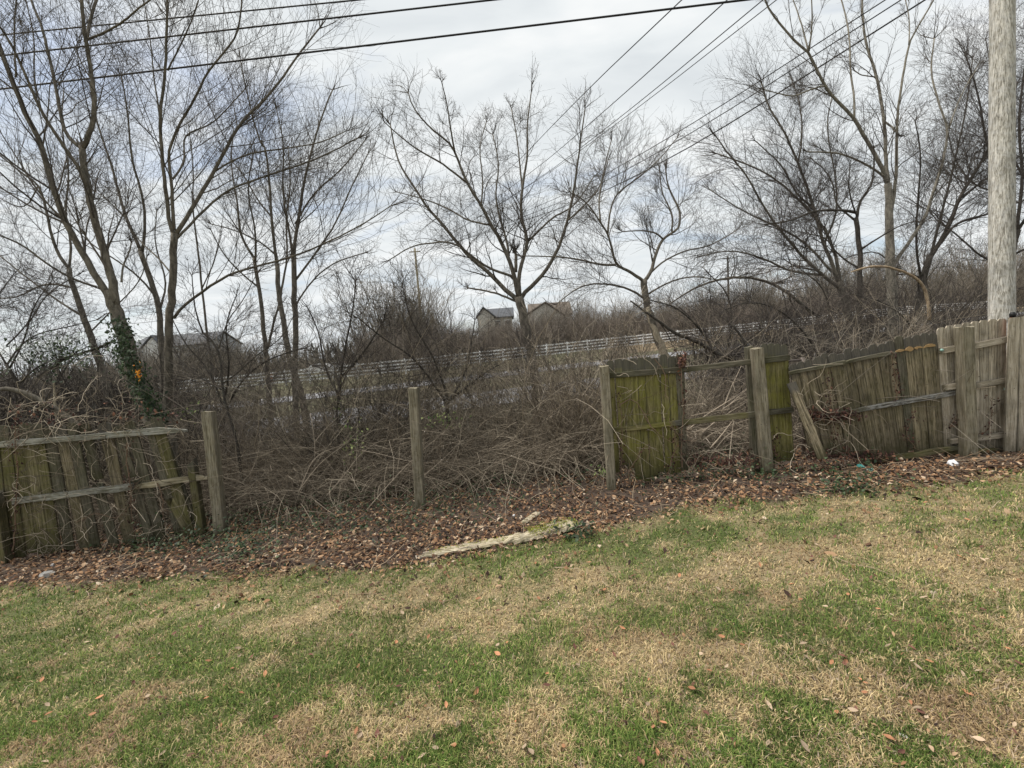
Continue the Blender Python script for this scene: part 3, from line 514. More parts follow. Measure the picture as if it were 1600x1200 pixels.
# shrub stems in the gap between the two fence runs
def multishrub(name, label, px, py, Z, n, h, spread, mat, rt=.004, cat='shrub', group=None, n2=7, n3=4, lean=(0, 0), r0=.016):
    g = P(px, py, Z); g[2] = G(g[0], g[1]) - .05; S = g[None] + rng.normal(0, .12, (n, 3)) * [1, 1, 0]
    D = np.stack([rng.normal(lean[0], spread, n), rng.normal(lean[1], spread, n), np.ones(n)], 1)
    a, r = grow(S, D, rng.uniform(.6, 1.1, n) * h, 10, .12, -.02, r0 * rng.uniform(.5, 1.2, n), rt)
    m = MB(); m.tubes(a, r, 5); root = thing(name, tuple(float(x) for x in g), label, cat, group); m.build('stem', mat[0], root)
    m = MB(); i2 = np.repeat(np.arange(n), n2); b, rb = spawn(a, r, i2, .15, 1, (.25, .55), (.35, .9), 6, .16, .05, .5, rt, 1.2); m.tubes(b, rb, 3)
    i3 = np.repeat(np.arange(len(b)), n3); c, rc = spawn(b, rb, i3, .1, 1, (.3, .6), (.4, .9), 4, .18, .03, .7, rt * .75, .5); m.tubes(c, rc, 3); m.build('twigs', mat[1], root); return root
SH = [(860, 615, 8.6, 16, 2.3, .45, 'fine tan shrub in front of the trunk foot of the vase-shaped tree'), (905, 600, 9.2, 18, 2.5, .4, 'tallest tan shrub left of the green fence panel'), (955, 590, 8.4, 16, 2.3, .45, 'tan shrub rising right behind the post of the green panel'), (1010, 590, 9.0, 16, 2.3, .45, 'tan shrub behind the middle of the green panel, under the split trunk'), (600, 640, 10.4, 9, 2.6, .45, 'upright grey-brown shrub left of the middle fence post, farther back'), (740, 640, 10.2, 9, 2.4, .5, 'loose brown shrub halfway between middle post and vase-shaped tree'), (1190, 600, 8.6, 10, 2.1, .5, 'brown shrub showing above the double post'), (1320, 590, 9.6, 10, 2.2, .55, 'arching brown shrub behind the left half of the sagging fence'),
      (528, 655, 9.0, 5, 2.3, .35, 'upright dark-stemmed shrub between the slim tree cluster and the middle fence post'), (560, 650, 9.6, 5, 2.0, .5, 'spreading dark shrub just left of the middle fence post'),
      (700, 655, 8.8, 7, 2.2, .65, 'wide arching shrub immediately right of the middle fence post'), (783, 640, 9.0, 10, 1.5, .55, 'dense arching multi-stemmed shrub left of the vase-shaped tree'),
      (640, 640, 11.0, 6, 2.6, .5, 'loose grey shrub behind the middle fence post'), (880, 630, 9.5, 12, 1.9, .5, 'thick pale-stemmed shrub right of the vase-shaped tree'), (925, 620, 8.2, 12, 1.9, .45, 'bushy tan shrub pressed against the green fence panel'),
      (980, 620, 9.4, 9, 1.9, .5, 'tan shrub showing above the green fence panel'), (450, 660, 10.2, 7, 2.0, .5, 'low brown shrub at the foot of the slim tree cluster'), (390, 660, 8.4, 7, 1.8, .5, 'twiggy brown shrub right of the first bare fence post'),
      (1260, 600, 9.0, 8, 1.8, .6, 'twiggy brown shrub above the sagging fence, left part'), (1400, 600, 8.6, 9, 1.7, .6, 'bushy brown shrub above the middle of the sagging fence'), (1470, 560, 8.2, 7, 1.9, .6, 'brown shrub above the joint of sagging and upright fence'), (300, 660, 9.3, 6, 1.8, .5, 'brown shrub behind the broken left fence, right end'),
      (1120, 610, 8.4, 8, 1.5, .6, 'twiggy shrub seen through the gap above the bare rail')]
for i, (px, py, Z, n, h, spd, lab) in enumerate(SH):
    dark = i in (8, 9, 11); multishrub('bare_shrub', lab, px, py, Z, n, h, spd, (B_dark, S_twigd) if dark else (S_bram, S_bram), n2=8, n3=5)

protos = []
for i in range(6):
    n = 7; a, r = grow(rng.normal(0, .14, (n, 3)) * [1, 1, 0] - [0, 0, .05], np.stack([rng.normal(0, .38, n), rng.normal(0, .38, n), np.ones(n)], 1), rng.uniform(.5, 1.15, n) * 3.1, 10, .15, -.005, .012 * rng.uniform(.5, 1.2, n), .0035); A_ = MB(); A_.tubes(a, r, 4)
    T_ = MB(); b, rb = spawn(a, r, np.repeat(np.arange(n), 10), .15, 1, (.25, .55), (.4, 1.1), 6, .16, .04, .5, .0032, 1.3); T_.tubes(b, rb, 3); c, rc = spawn(b, rb, np.repeat(np.arange(len(b)), 5), .1, 1, (.3, .7), (.5, 1.2), 3, .2, .02, .6, .0024, .5); T_.tubes(c, rc, 3)
    mm_ = (S_brushd, S_twigd, S_brushd, S_bram, S_twigd, S_brush)[i]; protos.append((A_.mesh('stem', mm_), T_.mesh('twigs', mm_)))
def sapling(i, px, Z, sc, lab, grp):
    g = P(px, 600., Z); o = thing('bare_shrub', (float(g[0]), float(g[1]), float(G(g[0], g[1]))), lab, 'shrub', grp); o.rotation_euler = (random.uniform(-.12, .12), random.uniform(-.12, .12), random.uniform(0, 6.28)); o.scale = (sc, sc, sc * random.uniform(.9, 1.15))
    for nm, me in zip(('stem', 'twigs'), protos[i % 6]): c = bpy.data.objects.new(nm, me); COL.objects.link(c); c.parent = o
i = 0
for px in range(280, 960, 13):
    sapling(i, px + random.uniform(-9, 9), random.uniform(8.2, 13.5), random.uniform(.75, 1.3), 'leafless grey-brown shrub among the brambles between the two fence runs', 'shrubs in the brush between the fence runs'); i += 1
for px in range(960, 1500, 26):
    sapling(i, px + random.uniform(-9, 9), random.uniform(8.0, 14), random.uniform(.7, 1.05), 'leafless grey-brown shrub rising behind the right-hand fence panels', 'shrubs behind the right-hand fence panels'); i += 1
for px in range(-60, 300, 24):
    sapling(i, px + random.uniform(-9, 9), random.uniform(7.6, 13), random.uniform(.7, 1.15), 'leafless grey-brown shrub in the tangle behind the left broken fence', 'shrubs behind the left broken fence'); i += 1

# ------------------------------------------------------------------ bramble undergrowth (nobody could count it)
def thicket(name, label, boxes, mat, r=.0045, side=1.9):
    m = MB()
    for (px0, px1, z0, z1, n, hmin, hmax, dr) in boxes:
        px = rng.uniform(px0, px1, n); Z = rng.uniform(z0, z1, n); g = P(px, np.full(n, 600.), Z); g[:, 2] = G(g[:, 0], g[:, 1]) + rng.uniform(-.05, .25, n) * (hmax > .6)
        hh = rng.uniform(hmin, hmax, n) * (.55 + .9 * fbm(g[:, 0], g[:, 1], 1.6, 77)); az = rng.uniform(0, 2 * math.pi, n); tl = rng.uniform(.2, 1.3, n)
        D = np.stack([np.cos(az) * tl * 1.3, np.sin(az) * tl, np.ones(n) * .8], 1)
        a, rr = grow(g, D, hh * 1.5, 8, .13, -dr, r * rng.uniform(.5, 1.3, n), r * .4); m.tubes(a, rr, 3)
        i2 = rng.integers(0, n, int(n * side)); b, rb = spawn(a, rr, i2, .1, 1, (.2, .5), (.4, 1.2), 3, .2, -.03, .7, r * .5, .7); m.tubes(b, rb, 3)
    return stuff(m.build(name, mat), label, 'brambles')
thicket('bramble_thicket', 'dense tangle of brown leafless brambles between the two fence runs', [(290, 960, 7.2, 8.6, 2100, .4, 1.15, .17), (270, 970, 8.3, 10.5, 2350, .8, 1.75, .13), (280, 970, 7.8, 10.5, 400, 1.6, 2.7, .05), (960, 1260, 7.2, 9.5, 1000, .4, 1.3, .14), (0, 300, 7.0, 8.5, 600, .5, 1.5, .12)], S_bram)
thicket('bramble_canes', 'longer pale bramble canes arching through the brown tangle', [(350, 935, 7.0, 8.4, 400, .7, 1.7, .24), (300, 1230, 7.5, 9.5, 420, 1.0, 2.2, .20), (0, 300, 7.1, 8.4, 110, .7, 1.6, .22), (1250, 1480, 7.4, 8.8, 110, .8, 1.6, .15)], S_cane, .0052, 1.8)
thicket('roadside_brush', 'low grey-brown brush on the slope down to the road', [(100, 1500, 10.5, 14.5, 1800, .5, 1.9, .09), (-60, 320, 7.6, 11, 1000, .5, 1.8, .1), (1240, 1560, 7.2, 11, 1200, .6, 1.8, .1)], S_brushd, .006, 1.6)

# ------------------------------------------------------------------ distant brush and trees
def bushmesh(n, h, w, mat, r, name, up=.02, n2=8, spread=.35):
    S = rng.normal(0, w * .35, (n, 3)) * [1, .6, 0]; D = np.stack([S[:, 0] / w * spread * 2 + rng.normal(0, spread * .5, n), rng.normal(0, spread * .5, n), np.ones(n)], 1)
    a, rr = grow(S, D, rng.uniform(.5, 1.1, n) * h, 6, .15, up, r, r * .4); m = MB(); m.tubes(a, rr, 3)
    b, rb = spawn(a, rr, np.repeat(np.arange(n), n2), .15, 1, (.2, .45), (.4, 1.1), 3, .2, .03, .55, r * .42, h * .4); m.tubes(b, rb, 3); return m.mesh(name, mat)
bm_r = [bushmesh(150, 3.6, 3.6, S_brush, .02, 'red_brush', n2=9, spread=.45) for _ in range(3)]
bm_d = [bushmesh(130, 5.0, 3.6, S_brushd, .022, 'grey_brush', n2=9, spread=.4) for _ in range(3)]
bm_t = bushmesh(170, 12.5, 5.5, S_brushd, .05, 'tall_clump', .05, 12, .22)
def put(me, name, px, Z, label, cat, group, sc=1.0, rz=0, part='stems'):
    g = P(px, 500., Z); z = float(G(g[0], g[1])); o = thing(name, (float(g[0]), float(g[1]), z), label, cat, group); o.rotation_euler.z = rz; o.scale = (sc, sc, sc)
    c = bpy.data.objects.new(part, me); COL.objects.link(c); c.parent = o; return o
k = 0
for px in range(560, 1330, 15):
    Z = 54 + (px - 590) * .033 + random.uniform(-1, 7)
    put(bm_r[k % 3], 'roadside_bush', px + random.uniform(-8, 8), Z, 'reddish-brown leafless bush in the row behind the white rail fence', 'bush', 'brown bushes behind the white fence', random.uniform(1.0, 1.6), random.uniform(0, 6)); k += 1
for px in range(1120, 1640, 34):
    put(bm_d[k % 3], 'roadside_bush', px, random.uniform(84, 96), 'tall grey-brown leafless bush behind the right-hand trees', 'bush', 'grey bushes behind the right-hand trees', random.uniform(1.1, 1.8), random.uniform(0, 6)); k += 1
for px in range(-120, 470, 42):
    put(bm_d[k % 3], 'roadside_bush', px, random.uniform(58, 75), 'grey-brown leafless bush beyond the road on the left', 'bush', 'grey bushes beyond the road on the left', random.uniform(.7, 1.1), random.uniform(0, 6)); k += 1
for px in range(-80, 230, 38):
    put(bm_d[k % 3], 'roadside_bush', px, random.uniform(14, 19), 'dark leafless bush in the tangle behind the left fence', 'bush', 'bushes behind the left fence', random.uniform(.45, .7), random.uniform(0, 6)); k += 1
put(bm_t, 'bare_tree_clump', 612, 62, 'tall dense upright clump of bare trees beside the distant pole', 'trees', None, 1.0, .4)
put(bm_t, 'bare_tree_clump', 655, 66, 'second upright clump of bare trees, right behind the distant pole', 'trees', None, .85, 2.1)
for px, Z, sc, lab in ((905, 92, .72, 'distant bare tree clump just right of the brown-roofed house'), (1050, 88, .7, 'distant bare tree clump behind the fallen dark log'), (1110, 84, .7, 'distant bare tree clump below the small dark far pole'), (862, 84, .60, 'low bare tree clump partly hiding the brown-roofed house'), (300, 84, .72, 'brown bare tree clump before the middle of the grey apartment building'), (368, 92, .6, 'brown bare tree clump just right of the grey apartment building'), (232, 80, .62, 'low bare thicket before the left end of the grey apartment building'), (780, 82, .52, 'low bare thicket partly hiding the dark-roofed house'), (720, 80, .42, 'low bare tree clump between the far pole and the dark-roofed house')): put(bm_t, 'bare_tree_clump', px, Z, lab, 'trees', None, sc, px * .37)
put(bm_t, 'bare_tree_clump', 330, 88, 'brown bare tree clump in front of the grey apartment building', 'trees', None, .62, 1.0)
put(bm_t, 'bare_tree_clump', 1180, 80, 'distant bare tree clump behind the split pale-trunked tree', 'trees', None, .8, 1.7)
put(bm_t, 'bare_tree_clump', 985, 85, 'distant bare tree clump left of the dark far pole', 'trees', None, .62, 3.0)
for i, px in enumerate((1290, 1370, 1450, 1530, 1600)):
    put(bm_t, 'bare_tree_clump', px, 98 + 4 * (i % 3), 'dense bare tree clump filling the horizon behind the right-hand trees', 'trees', 'tree clumps behind the right-hand trees', 1.15, i)
bm_k = [bushmesh(70, 3.4, 3.0, S_twigd, .016, 'dark_brush', n2=14, spread=.6) for _ in range(3)]
for px in range(1105, 1660, 48):
    put(bm_k[k % 3], 'roadside_bush', px + random.uniform(-8, 8), random.uniform(14, 21), 'dark leafless bush under the right-hand trees', 'bush', 'dark bushes under the right-hand trees', random.uniform(.75, 1.15), random.uniform(0, 6)); k += 1
for px in range(-90, 240, 24):
    put(bm_k[k % 3], 'roadside_bush', px, random.uniform(8.6, 13), 'dark tangled bush behind the left broken fence', 'bush', 'dark tangled bushes behind the left fence', random.uniform(.7, 1.0), random.uniform(0, 6)); k += 1
for px in range(660, 1130, 150):
    put(bm_k[k % 3], 'roadside_bush', px, random.uniform(24, 44), 'thin dark bush on the verge beside the road', 'bush', 'thin bushes on the road verge', random.uniform(.5, .8), random.uniform(0, 6)); k += 1
# far tree line as one mass
m = MB(); n = 2100; px = rng.uniform(-700, 2300, n); Z = rng.uniform(150, 230, n); g = P(px, np.full(n, 500.), Z); g[:, 2] = G(g[:, 0], g[:, 1]) - 1
hh = 6 + 8 * fbm(g[:, 0], g[:, 1] * .2, 30, 5); a, rr = grow(g, rng.normal(0, .25, (n, 3)) + [0, 0, 1], hh * rng.uniform(.6, 1.1, n), 4, .12, .05, .5, .12); m.tubes(a, rr, 3)
b, rb = spawn(a, rr, rng.integers(0, n, 4500), .1, 1, (.2, .4), (.3, .9), 3, .1, .1, .7, .09, 4); m.tubes(b, rb, 3)
stuff(m.build('far_tree_line', strands('far_trees', [(0, (.075, .075, .062)), (.6, (.12, .118, .10)), (1, (.17, .165, .145))])), 'hazy grey-green line of distant trees along the horizon', 'trees')

# ------------------------------------------------------------------ white four-rail fence beyond the road
def boxmesh(name, sx, sy, sz, mat, bev=.12):
    m = MB(); x, y, z = sx / 2, sy / 2, sz / 2; b = min(sx, sy, sz) * bev; v = []; 
    pr = [(-x + b, -y), (x - b, -y), (x, -y + b), (x, y - b), (x - b, y), (-x + b, y), (-x, y - b), (-x, -y + b)]
    for zc in (-z, z): v += [(p[0], p[1], zc) for p in pr]
    q = [(i, (i + 1) % 8, 8 + (i + 1) % 8, 8 + i) for i in range(8)] + [(0, 7, 6, 5), (0, 5, 4, 1), (1, 4, 3, 2), (8, 9, 12, 13), (8, 13, 14, 15), (9, 10, 11, 12)]
    m.add(v, q); return m.mesh(name, mat, False)
wf_post = boxmesh('fence_post', .13, .13, 1.62, M_white); rails_cache = {}
def wf_s(x): return np.interp(x, [-70, -46, -10, 30, 53, 90], [47 + 9, 46 + 11.5, 45 + 2.5, 52.5, 58, 62])
pts = []; xx = -62.0
while xx < 92:
    s = float(wf_s(xx)); y = s + .25 * xx; pts.append((xx, y, float(G(xx, y)))); xx += 2.45
root = thing('white_rail_fence', pts[0], 'long white four-rail fence running along the far side of the road', 'fence')
rail_me = boxmesh('rail', 1.0, .045, .155, M_white)
for i, p in enumerate(pts):
    link('fence_post', wf_post, root, Matrix.Translation(Vector((p[0], p[1], p[2] + .76))))
    if i + 1 < len(pts):
        q = Vector(pts[i + 1]); a = Vector(p); d = q - a; c = (a + q) / 2; rot = d.to_track_quat('X', 'Z').to_matrix().to_4x4()
        for h in (.38, .72, 1.06, 1.40): link('rail', rail_me, root, Matrix.Translation(c + Vector((0, -.09, h))) @ rot @ Matrix.Diagonal((d.length, 1, 1, 1)))

# ------------------------------------------------------------------ distant buildings, poles, vehicles
def slab(m, pts3): m.add(pts3, [(0, 1, 2, 3)])
M_rf = flat('dark_shingle_roof', (.10, .105, .115)); M_rfb = flat('brown_shingle_roof', (.17, .14, .115)); M_gr = flat('grey_siding', (.36, .38, .41)); M_cr = flat('cream_siding', (.52, .49, .44)); M_gl = flat('dark_window_glass', (.05, .06, .075), .2); M_tr = flat('white_trim', (.72, .72, .71))
def house(name, label, px0, px1, Z, ytop, yeave, wall, roof, gable_side=True, wins=4, floors=1, depth=10, cat='house'):
    A = P(px0, yeave, Z); B = P(px1, yeave, Z); zt = P((px0 + px1) / 2, ytop, Z)[2]; ze = (A[2] + B[2]) / 2; w = B[0] - A[0]; cx = (A[0] + B[0]) / 2; cy = A[1] + depth / 2; gz = float(G(cx, cy)) - .5
    root = thing(name, (float(cx), float(cy), gz), label, cat); m = MB(); m.box((cx, cy, (gz + ze) / 2), w, depth, ze - gz)
    x0, x1, y0, y1 = cx - w / 2, cx + w / 2, cy - depth / 2, cy + depth / 2
    m.add([(x0, y0, ze), (x0, y1, ze), (x0, cy, zt - .25), (x1, y0, ze), (x1, y1, ze), (x1, cy, zt - .25)], None, [(0, 2, 1), (3, 4, 5)]); m.build('wall', wall, root, False)
    m = MB(); o = .5
    for s in (-1, 1):
        ye = cy + s * (depth / 2 + o); zl = ze - .3
        m.add([(x0 - o, ye, zl), (x1 + o, ye, zl), (x1 + o, cy, zt), (x0 - o, cy, zt), (x0 - o, ye, zl + .25), (x1 + o, ye, zl + .25), (x1 + o, cy, zt + .25), (x0 - o, cy, zt + .25)],
              [(0, 1, 2, 3), (4, 7, 6, 5), (0, 4, 5, 1), (1, 5, 6, 2), (2, 6, 7, 3), (3, 7, 4, 0)])
    m.build('roof', roof, root, False)
    for f in range(floors):
        for i in range(wins):
            xx = x0 + w * (i + .5) / wins; zz_ = ze - 1.6 - 3.0 * f
            if zz_ < gz + .8: continue
            m = MB(); m.box((xx, y0 - .04, zz_), 1.5, .12, 1.7); fr = m.build('window', M_tr, root, False); m = MB(); m.box((xx, y0 - .11, zz_), 1.2, .04, 1.4); m.build('pane', M_gl, fr, False).matrix_parent_inverse = Matrix.Identity(4)
            fr.children[0].matrix_basis = Matrix.Identity(4)
    return root
house('apartment_building', 'long grey apartment building with dark roof behind the left-hand trees', 198, 322, 122, 522, 541, M_gr, M_rf, wins=9, floors=3, depth=16, cat='building')
house('house', 'dark-roofed cream house just left of the vase-shaped tree trunk', 754, 800, 100, 481, 495, M_cr, M_rf, wins=3, depth=9)
house('house', 'brown-roofed house just right of the vase-shaped tree trunk', 830, 892, 104, 472, 492, M_cr, M_rfb, wins=4, depth=9)
# gables facing the camera
def gable(px0, pxm, px1, Z, y0, ytop, wall, parent, roof):
    a = P(px0, y0, Z); b = P(px1, y0, Z); c = P(pxm, ytop, Z); m = MB(); d = np.array([0, 3.5, 0]); gz = np.array([0, 0, -7.])
    m.add([a, b, c, a + d, b + d, c + d, a + gz, b + gz, a + gz + d, b + gz + d], [(0, 1, 7, 6), (3, 8, 9, 4), (0, 6, 8, 3), (1, 4, 9, 7)], [(0, 2, 1), (3, 4, 5)]); m.build('gable', wall, parent, False)
    m = MB(); u = np.array([0, -.5, .15]); e = nrm(a - c) * .6; f = nrm(b - c) * .6
    for p, q in ((a + e, c), (b + f, c)):
        m.add([p + u, q + u, q + u + d * 1.3, p + u + d * 1.3, p + u + [0, 0, .3], q + u + [0, 0, .3], q + u + d * 1.3 + [0, 0, .3], p + u + d * 1.3 + [0, 0, .3]], [(0, 1, 2, 3), (4, 7, 6, 5), (0, 4, 5, 1), (1, 5, 6, 2), (2, 6, 7, 3), (3, 7, 4, 0)])
    m.build('gable_roof', roof, parent, False)
bl = {o['label'][:8]: o for o in bpy.data.objects if o.get('category') in ('house', 'building')}
gable(746, 755, 772, 98.5, 495, 482, M_cr, bl['dark-roo'], M_rf); gable(224, 238, 252, 120.5, 542, 526, M_tr, bl['long gre'], M_rf); gable(825, 852, 879, 102, 492, 474, M_cr, bl['brown-ro'], M_rfb)
def parked(px, Z, label, L_=4.6):
    g = P(px, 560., Z); z = float(G(g[0], g[1])); root = thing('parked_car', (float(g[0]), float(g[1]), z), label, 'car'); m = MB()
    prof = [(-L_ / 2, .35), (-L_ / 2, .85), (-L_ / 2 + .9, .98), (-L_ / 2 + 1.5, 1.5), (L_ / 2 - 1.1, 1.52), (L_ / 2 - .35, 1.0), (L_ / 2, .9), (L_ / 2, .35)]; n = len(prof)
    v = [(g[0] + a, g[1] + s, z + b) for s in (-.85, .85) for a, b in prof]; m.add(v, [(i, (i + 1) % n, n + (i + 1) % n, n + i) for i in range(n)] + [(0, 7, 6, 1), (1, 6, 5, 2), (2, 5, 4, 3), (8, 9, 14, 15), (9, 10, 13, 14), (10, 11, 12, 13)])
    m.build('body', M_white, root, False); m = MB(); m.box((g[0] + .15, g[1] - .86, z + 1.22), L_ * .42, .03, .36); m.build('side_window', M_gl, root, False)
    for s in (-1, 1):
        m = MB(); a = np.array([[g[0] + s * L_ * .31, g[1] - .92, z + .33], [g[0] + s * L_ * .31, g[1] - .68, z + .33]]); m.tubes(a, np.array([.33, .33]), 12, True); m.build('wheel', B_dark, root)
parked(497, 74, 'left one of two white cars parked beyond the white fence'); parked(528, 77, 'right one of two white cars parked beyond the white fence')
def upole(name, label, top, bot, Z, w, mat, arm=0):
    a = P(top[0], top[1], Z); b = P(bot[0], bot[1], Z); b = b + (b - a) * .02; g = float(G(b[0], b[1])); d = (a - b) / (a[2] - b[2]); b = b + d * (g - .3 - b[2])
    root = thing(name, (float(b[0]), float(b[1]), g), label, 'pole'); n = 14; u = np.linspace(0, 1, n)[:, None]; A = b * (1 - u) + a * u; R = np.full(n, w / 2) * np.linspace(1.08, .92, n); m = MB(); m.tubes(A - A[0], R, 20, True)
    m.build('shaft', mat, root, True, Matrix.Translation(Vector(A[0])))
    if arm: m = MB(); m.box(a - [0, .12, .5], arm, .12, .14); m.build('crossarm', mat, root, False)
    return root, a
near_pole, ptop = upole('utility_pole', 'thick bleached wooden utility pole behind the fence at the right', (1567, -620), (1565, 520), 7.4, .305, W_pole, 0)
upole('utility_pole', 'thin far wooden pole rising from the upright clump of bare trees', (648, 388), (662, 540), 64, .30, W_rot, 1.6)
upole('utility_pole', 'small dark far pole with a crossarm right of the split tree', (1137, 400), (1139, 500), 90, .35, B_dark, 3.0)
M_cable = flat('black_cable', (.03, .03, .034), .6)
def cable(label, pts, r, group=None):
    q, _ = smooth_poly(np.array([list(P(a, b, z)) for a, b, z in pts]), 40); c = MB(); c.tubes(q, np.full(40, r * (1.6 if 'far-running' in label else 1.15)), 6); return tag(c.build('overhead_cable', M_cable), label, 'cable', group)
cable('uppermost thick black cable across the top left of the sky', [(1552, -98, 7.5), (10, 54, 9.5), (-900, 142, 12)], .012)
cable('middle thick black cable across the top left of the sky', [(1552, -88, 7.5), (500, 30, 8.8), (-900, 190, 12)], .014)
cable('lowest thick black cable crossing the sky from the left edge', [(1552, -47, 7.5), (500, 80, 8.8), (-900, 246, 12)], .015)
q_, _ = smooth_poly(np.array([list(P(a, b, z)) for a, b, z in [(520, 28, 8.7), (420, 42, 8.85), (300, 55, 9.0)]]), 30)
for i, (a, b, r, lab) in enumerate([((1065, 0), (907, 150), .010, 'leftmost thin wire of the far-running line above the middle tree'), ((1136, 0), (960, 161), .010, 'second thin wire from the left of the far-running line'), ((1192, 0), (975, 180), .009, 'third thin wire from the left of the far-running line'), ((1213, 0), (997, 169), .008, 'fourth thin wire from the left of the far-running line'),
                                    ((1383, 0), (1050, 215), .010, 'fifth thin wire of the far-running line, above the pair nearest the right'), ((1392, 10), (1050, 229), .010, 'sixth thin wire of the far-running line'), ((1445, 0), (1050, 251), .014, 'thickest and rightmost wire of the far-running line')]):
    d = (a[0] - b[0], a[1] - b[1]); e = (a[0] + d[0] * 2.2, a[1] + d[1] * 2.2); far = (652 + 3 * i, 391 + 2 * (i % 3))
    mid = (b[0] * .55 + far[0] * .45, b[1] * .5 + far[1] * .5 + (6 if i > 3 else 0))
    cable(lab, [(*e, 7.8), (*a, 12), (*b, 19), (*mid, 33), (*far, 63.5)], r)

# ------------------------------------------------------------------ wooden fences
class Pl:
    "the vertical plane a fence run stands in, from two pixels with their depths"
    def __init__(s, a, b):
        s.A = P(*a); s.B = P(*b); d = s.B - s.A; d[2] = 0; s.t = d / np.linalg.norm(d); s.n = np.cross(s.t, [0, 0, 1.])     # n points to the camera
        if s.n @ (CP - s.A) < 0: s.n = -s.n
    def hit(s, px, py, off=0.0):
        d = _f + (px - 800) / F * CR + (600 - py) / F * CU; k = ((s.A + s.n * off - CP) @ s.n) / (d @ s.n); return CP + d * k
def frame(p0, p1, nrm_, wid_dir=None):
    z = Vector(p1 - p0); ln = z.length; z.normalize(); n = Vector(nrm_); x = n.cross(z).normalized() if False else z.cross(n).normalized(); y = z.cross(x).normalized()
    M = Matrix((x, y, z)).transposed().to_4x4(); M.translation = Vector(p0); return M, ln
def picket(pl, bot, top, w, root, mat, off=0.0, th=.018, dog=True, broken=False, name='picket', bend=0.0):
    "one board: profile with clipped corners (or a splintered top), thickness, a slight cup and warp"
    p0 = pl.hit(*bot, off); p1 = pl.hit(*top, off); M, ln = frame(p0, p1, pl.n); h = w / 2; ns = 5; m = MB(); v = []
    zs = np.linspace(0, ln - (.03 if dog else 0), ns); jx = rng.normal(0, .0025, ns); wj = 1 + rng.normal(0, .03, ns); by = bend * (zs / ln) ** 2
    for k, z in enumerate(zs): v += [(-h * wj[k] + jx[k], -th / 2 + by[k], z), (h * wj[k] + jx[k], -th / 2 + by[k], z), (h * wj[k] + jx[k], th / 2 + by[k], z), (-h * wj[k] + jx[k], th / 2 + by[k], z)]
    tz = ln; e = h * (.55 if dog else .97); l, r = (-e, e); za, zb = (tz, tz)
    if broken: za, zb = tz - rng.uniform(.02, .12), tz + rng.uniform(0, .05); l, r = -h * .6, h * .3
    v += [(l, -th / 2 + bend, za), (r, -th / 2 + bend, zb), (r, th / 2 + bend, zb), (l, th / 2 + bend, za)]
    q = []
    for k in range(ns): o = 4 * k; q += [(o, o + 1, o + 5, o + 4), (o + 1, o + 2, o + 6, o + 5), (o + 2, o + 3, o + 7, o + 6), (o + 3, o, o + 4, o + 7)]
    q += [(0, 3, 2, 1), (4 * ns, 4 * ns + 1, 4 * ns + 2, 4 * ns + 3)]; m.add(v, q); return m.build(name, mat, root, False, M)
def beam(pl, a, b, w, th, root, mat, off, name='rail', segs=7, jag=.06, splint=False):
    p0 = pl.hit(*a, off); p1 = pl.hit(*b, off); M, ln = frame(p0, p1, pl.n); m = MB(); v = []
    for k in range(segs + 1):
        z = ln * k / segs; s = 1 + rng.normal(0, jag); t = 1 + rng.normal(0, jag); c = rng.normal(0, w * jag * .5)
        if splint and k in (0, segs): s *= .45; c += w * .2
        x, y, b_ = w / 2 * s, th / 2 * t, min(w, th) * .12
        v += [(-x + b_ + c, -y, z), (x - b_ + c, -y, z), (x + c, -y + b_, z), (x + c, y - b_, z), (x - b_ + c, y, z), (-x + b_ + c, y, z), (-x + c, y - b_, z), (-x + c, -y + b_, z)]
    q = [];
    for k in range(segs): o = 8 * k; q += [(o + i, o + (i + 1) % 8, o + 8 + (i + 1) % 8, o + 8 + i) for i in range(8)]
    for o in (0, 8 * segs): q += [(o, o + 7, o + 6, o + 5), (o, o + 5, o + 4, o + 1), (o + 1, o + 4, o + 3, o + 2)] if o == 0 else [(o + 5, o + 6, o + 7, o), (o + 1, o + 4, o + 5, o), (o + 2, o + 3, o + 4, o + 1)]
    m.add(v, q); return m.build(name, mat, root, False, M)
def ground_end(pl, bot, top, off, extra=.25):
    "pixel of the bottom pushed into the ground"
    p = pl.hit(*bot, off); t = pl.hit(*top, off); d = (p - t) / np.linalg.norm(p - t); return p + d * extra, t
def post(root_or_none, pl, bot, top, w, mat, off, name='post', label=None, cat='fence post', chip=0.0):
    p0, p1 = ground_end(pl, bot, top, off, .2); M, ln = frame(p0, p1, pl.n); m = MB(); v = []; ns = 8; h = w / 2; b = w * .08
    for k in range(ns + 1):
        z = ln * k / ns; s = 1 + rng.normal(0, .012); c = rng.normal(0, .002); hx = h * s
        zt = z
        ring = [(-hx + b, -hx), (hx - b, -hx), (hx, -hx + b), (hx, hx - b), (hx - b, hx), (-hx + b, hx), (-hx, hx - b), (-hx, -hx + b)]
        for (x, y) in ring: v.append((x + c, y, zt + (rng.uniform(-.012, .012) + chip * x / h * .03 if k == ns else 0)))
    q = []
    for k in range(ns): o = 8 * k; q += [(o + i, o + (i + 1) % 8, o + 8 + (i + 1) % 8, o + 8 + i) for i in range(8)]
    v.append((0, 0, ln + .004)); o = 8 * ns; c = len(v) - 1; m.add(v, q, [(o + i, o + (i + 1) % 8, c) for i in range(8)])
    ob = m.build(name, mat, root_or_none, False, M)
    if root_or_none is None: tag(ob, label, cat)
    return ob
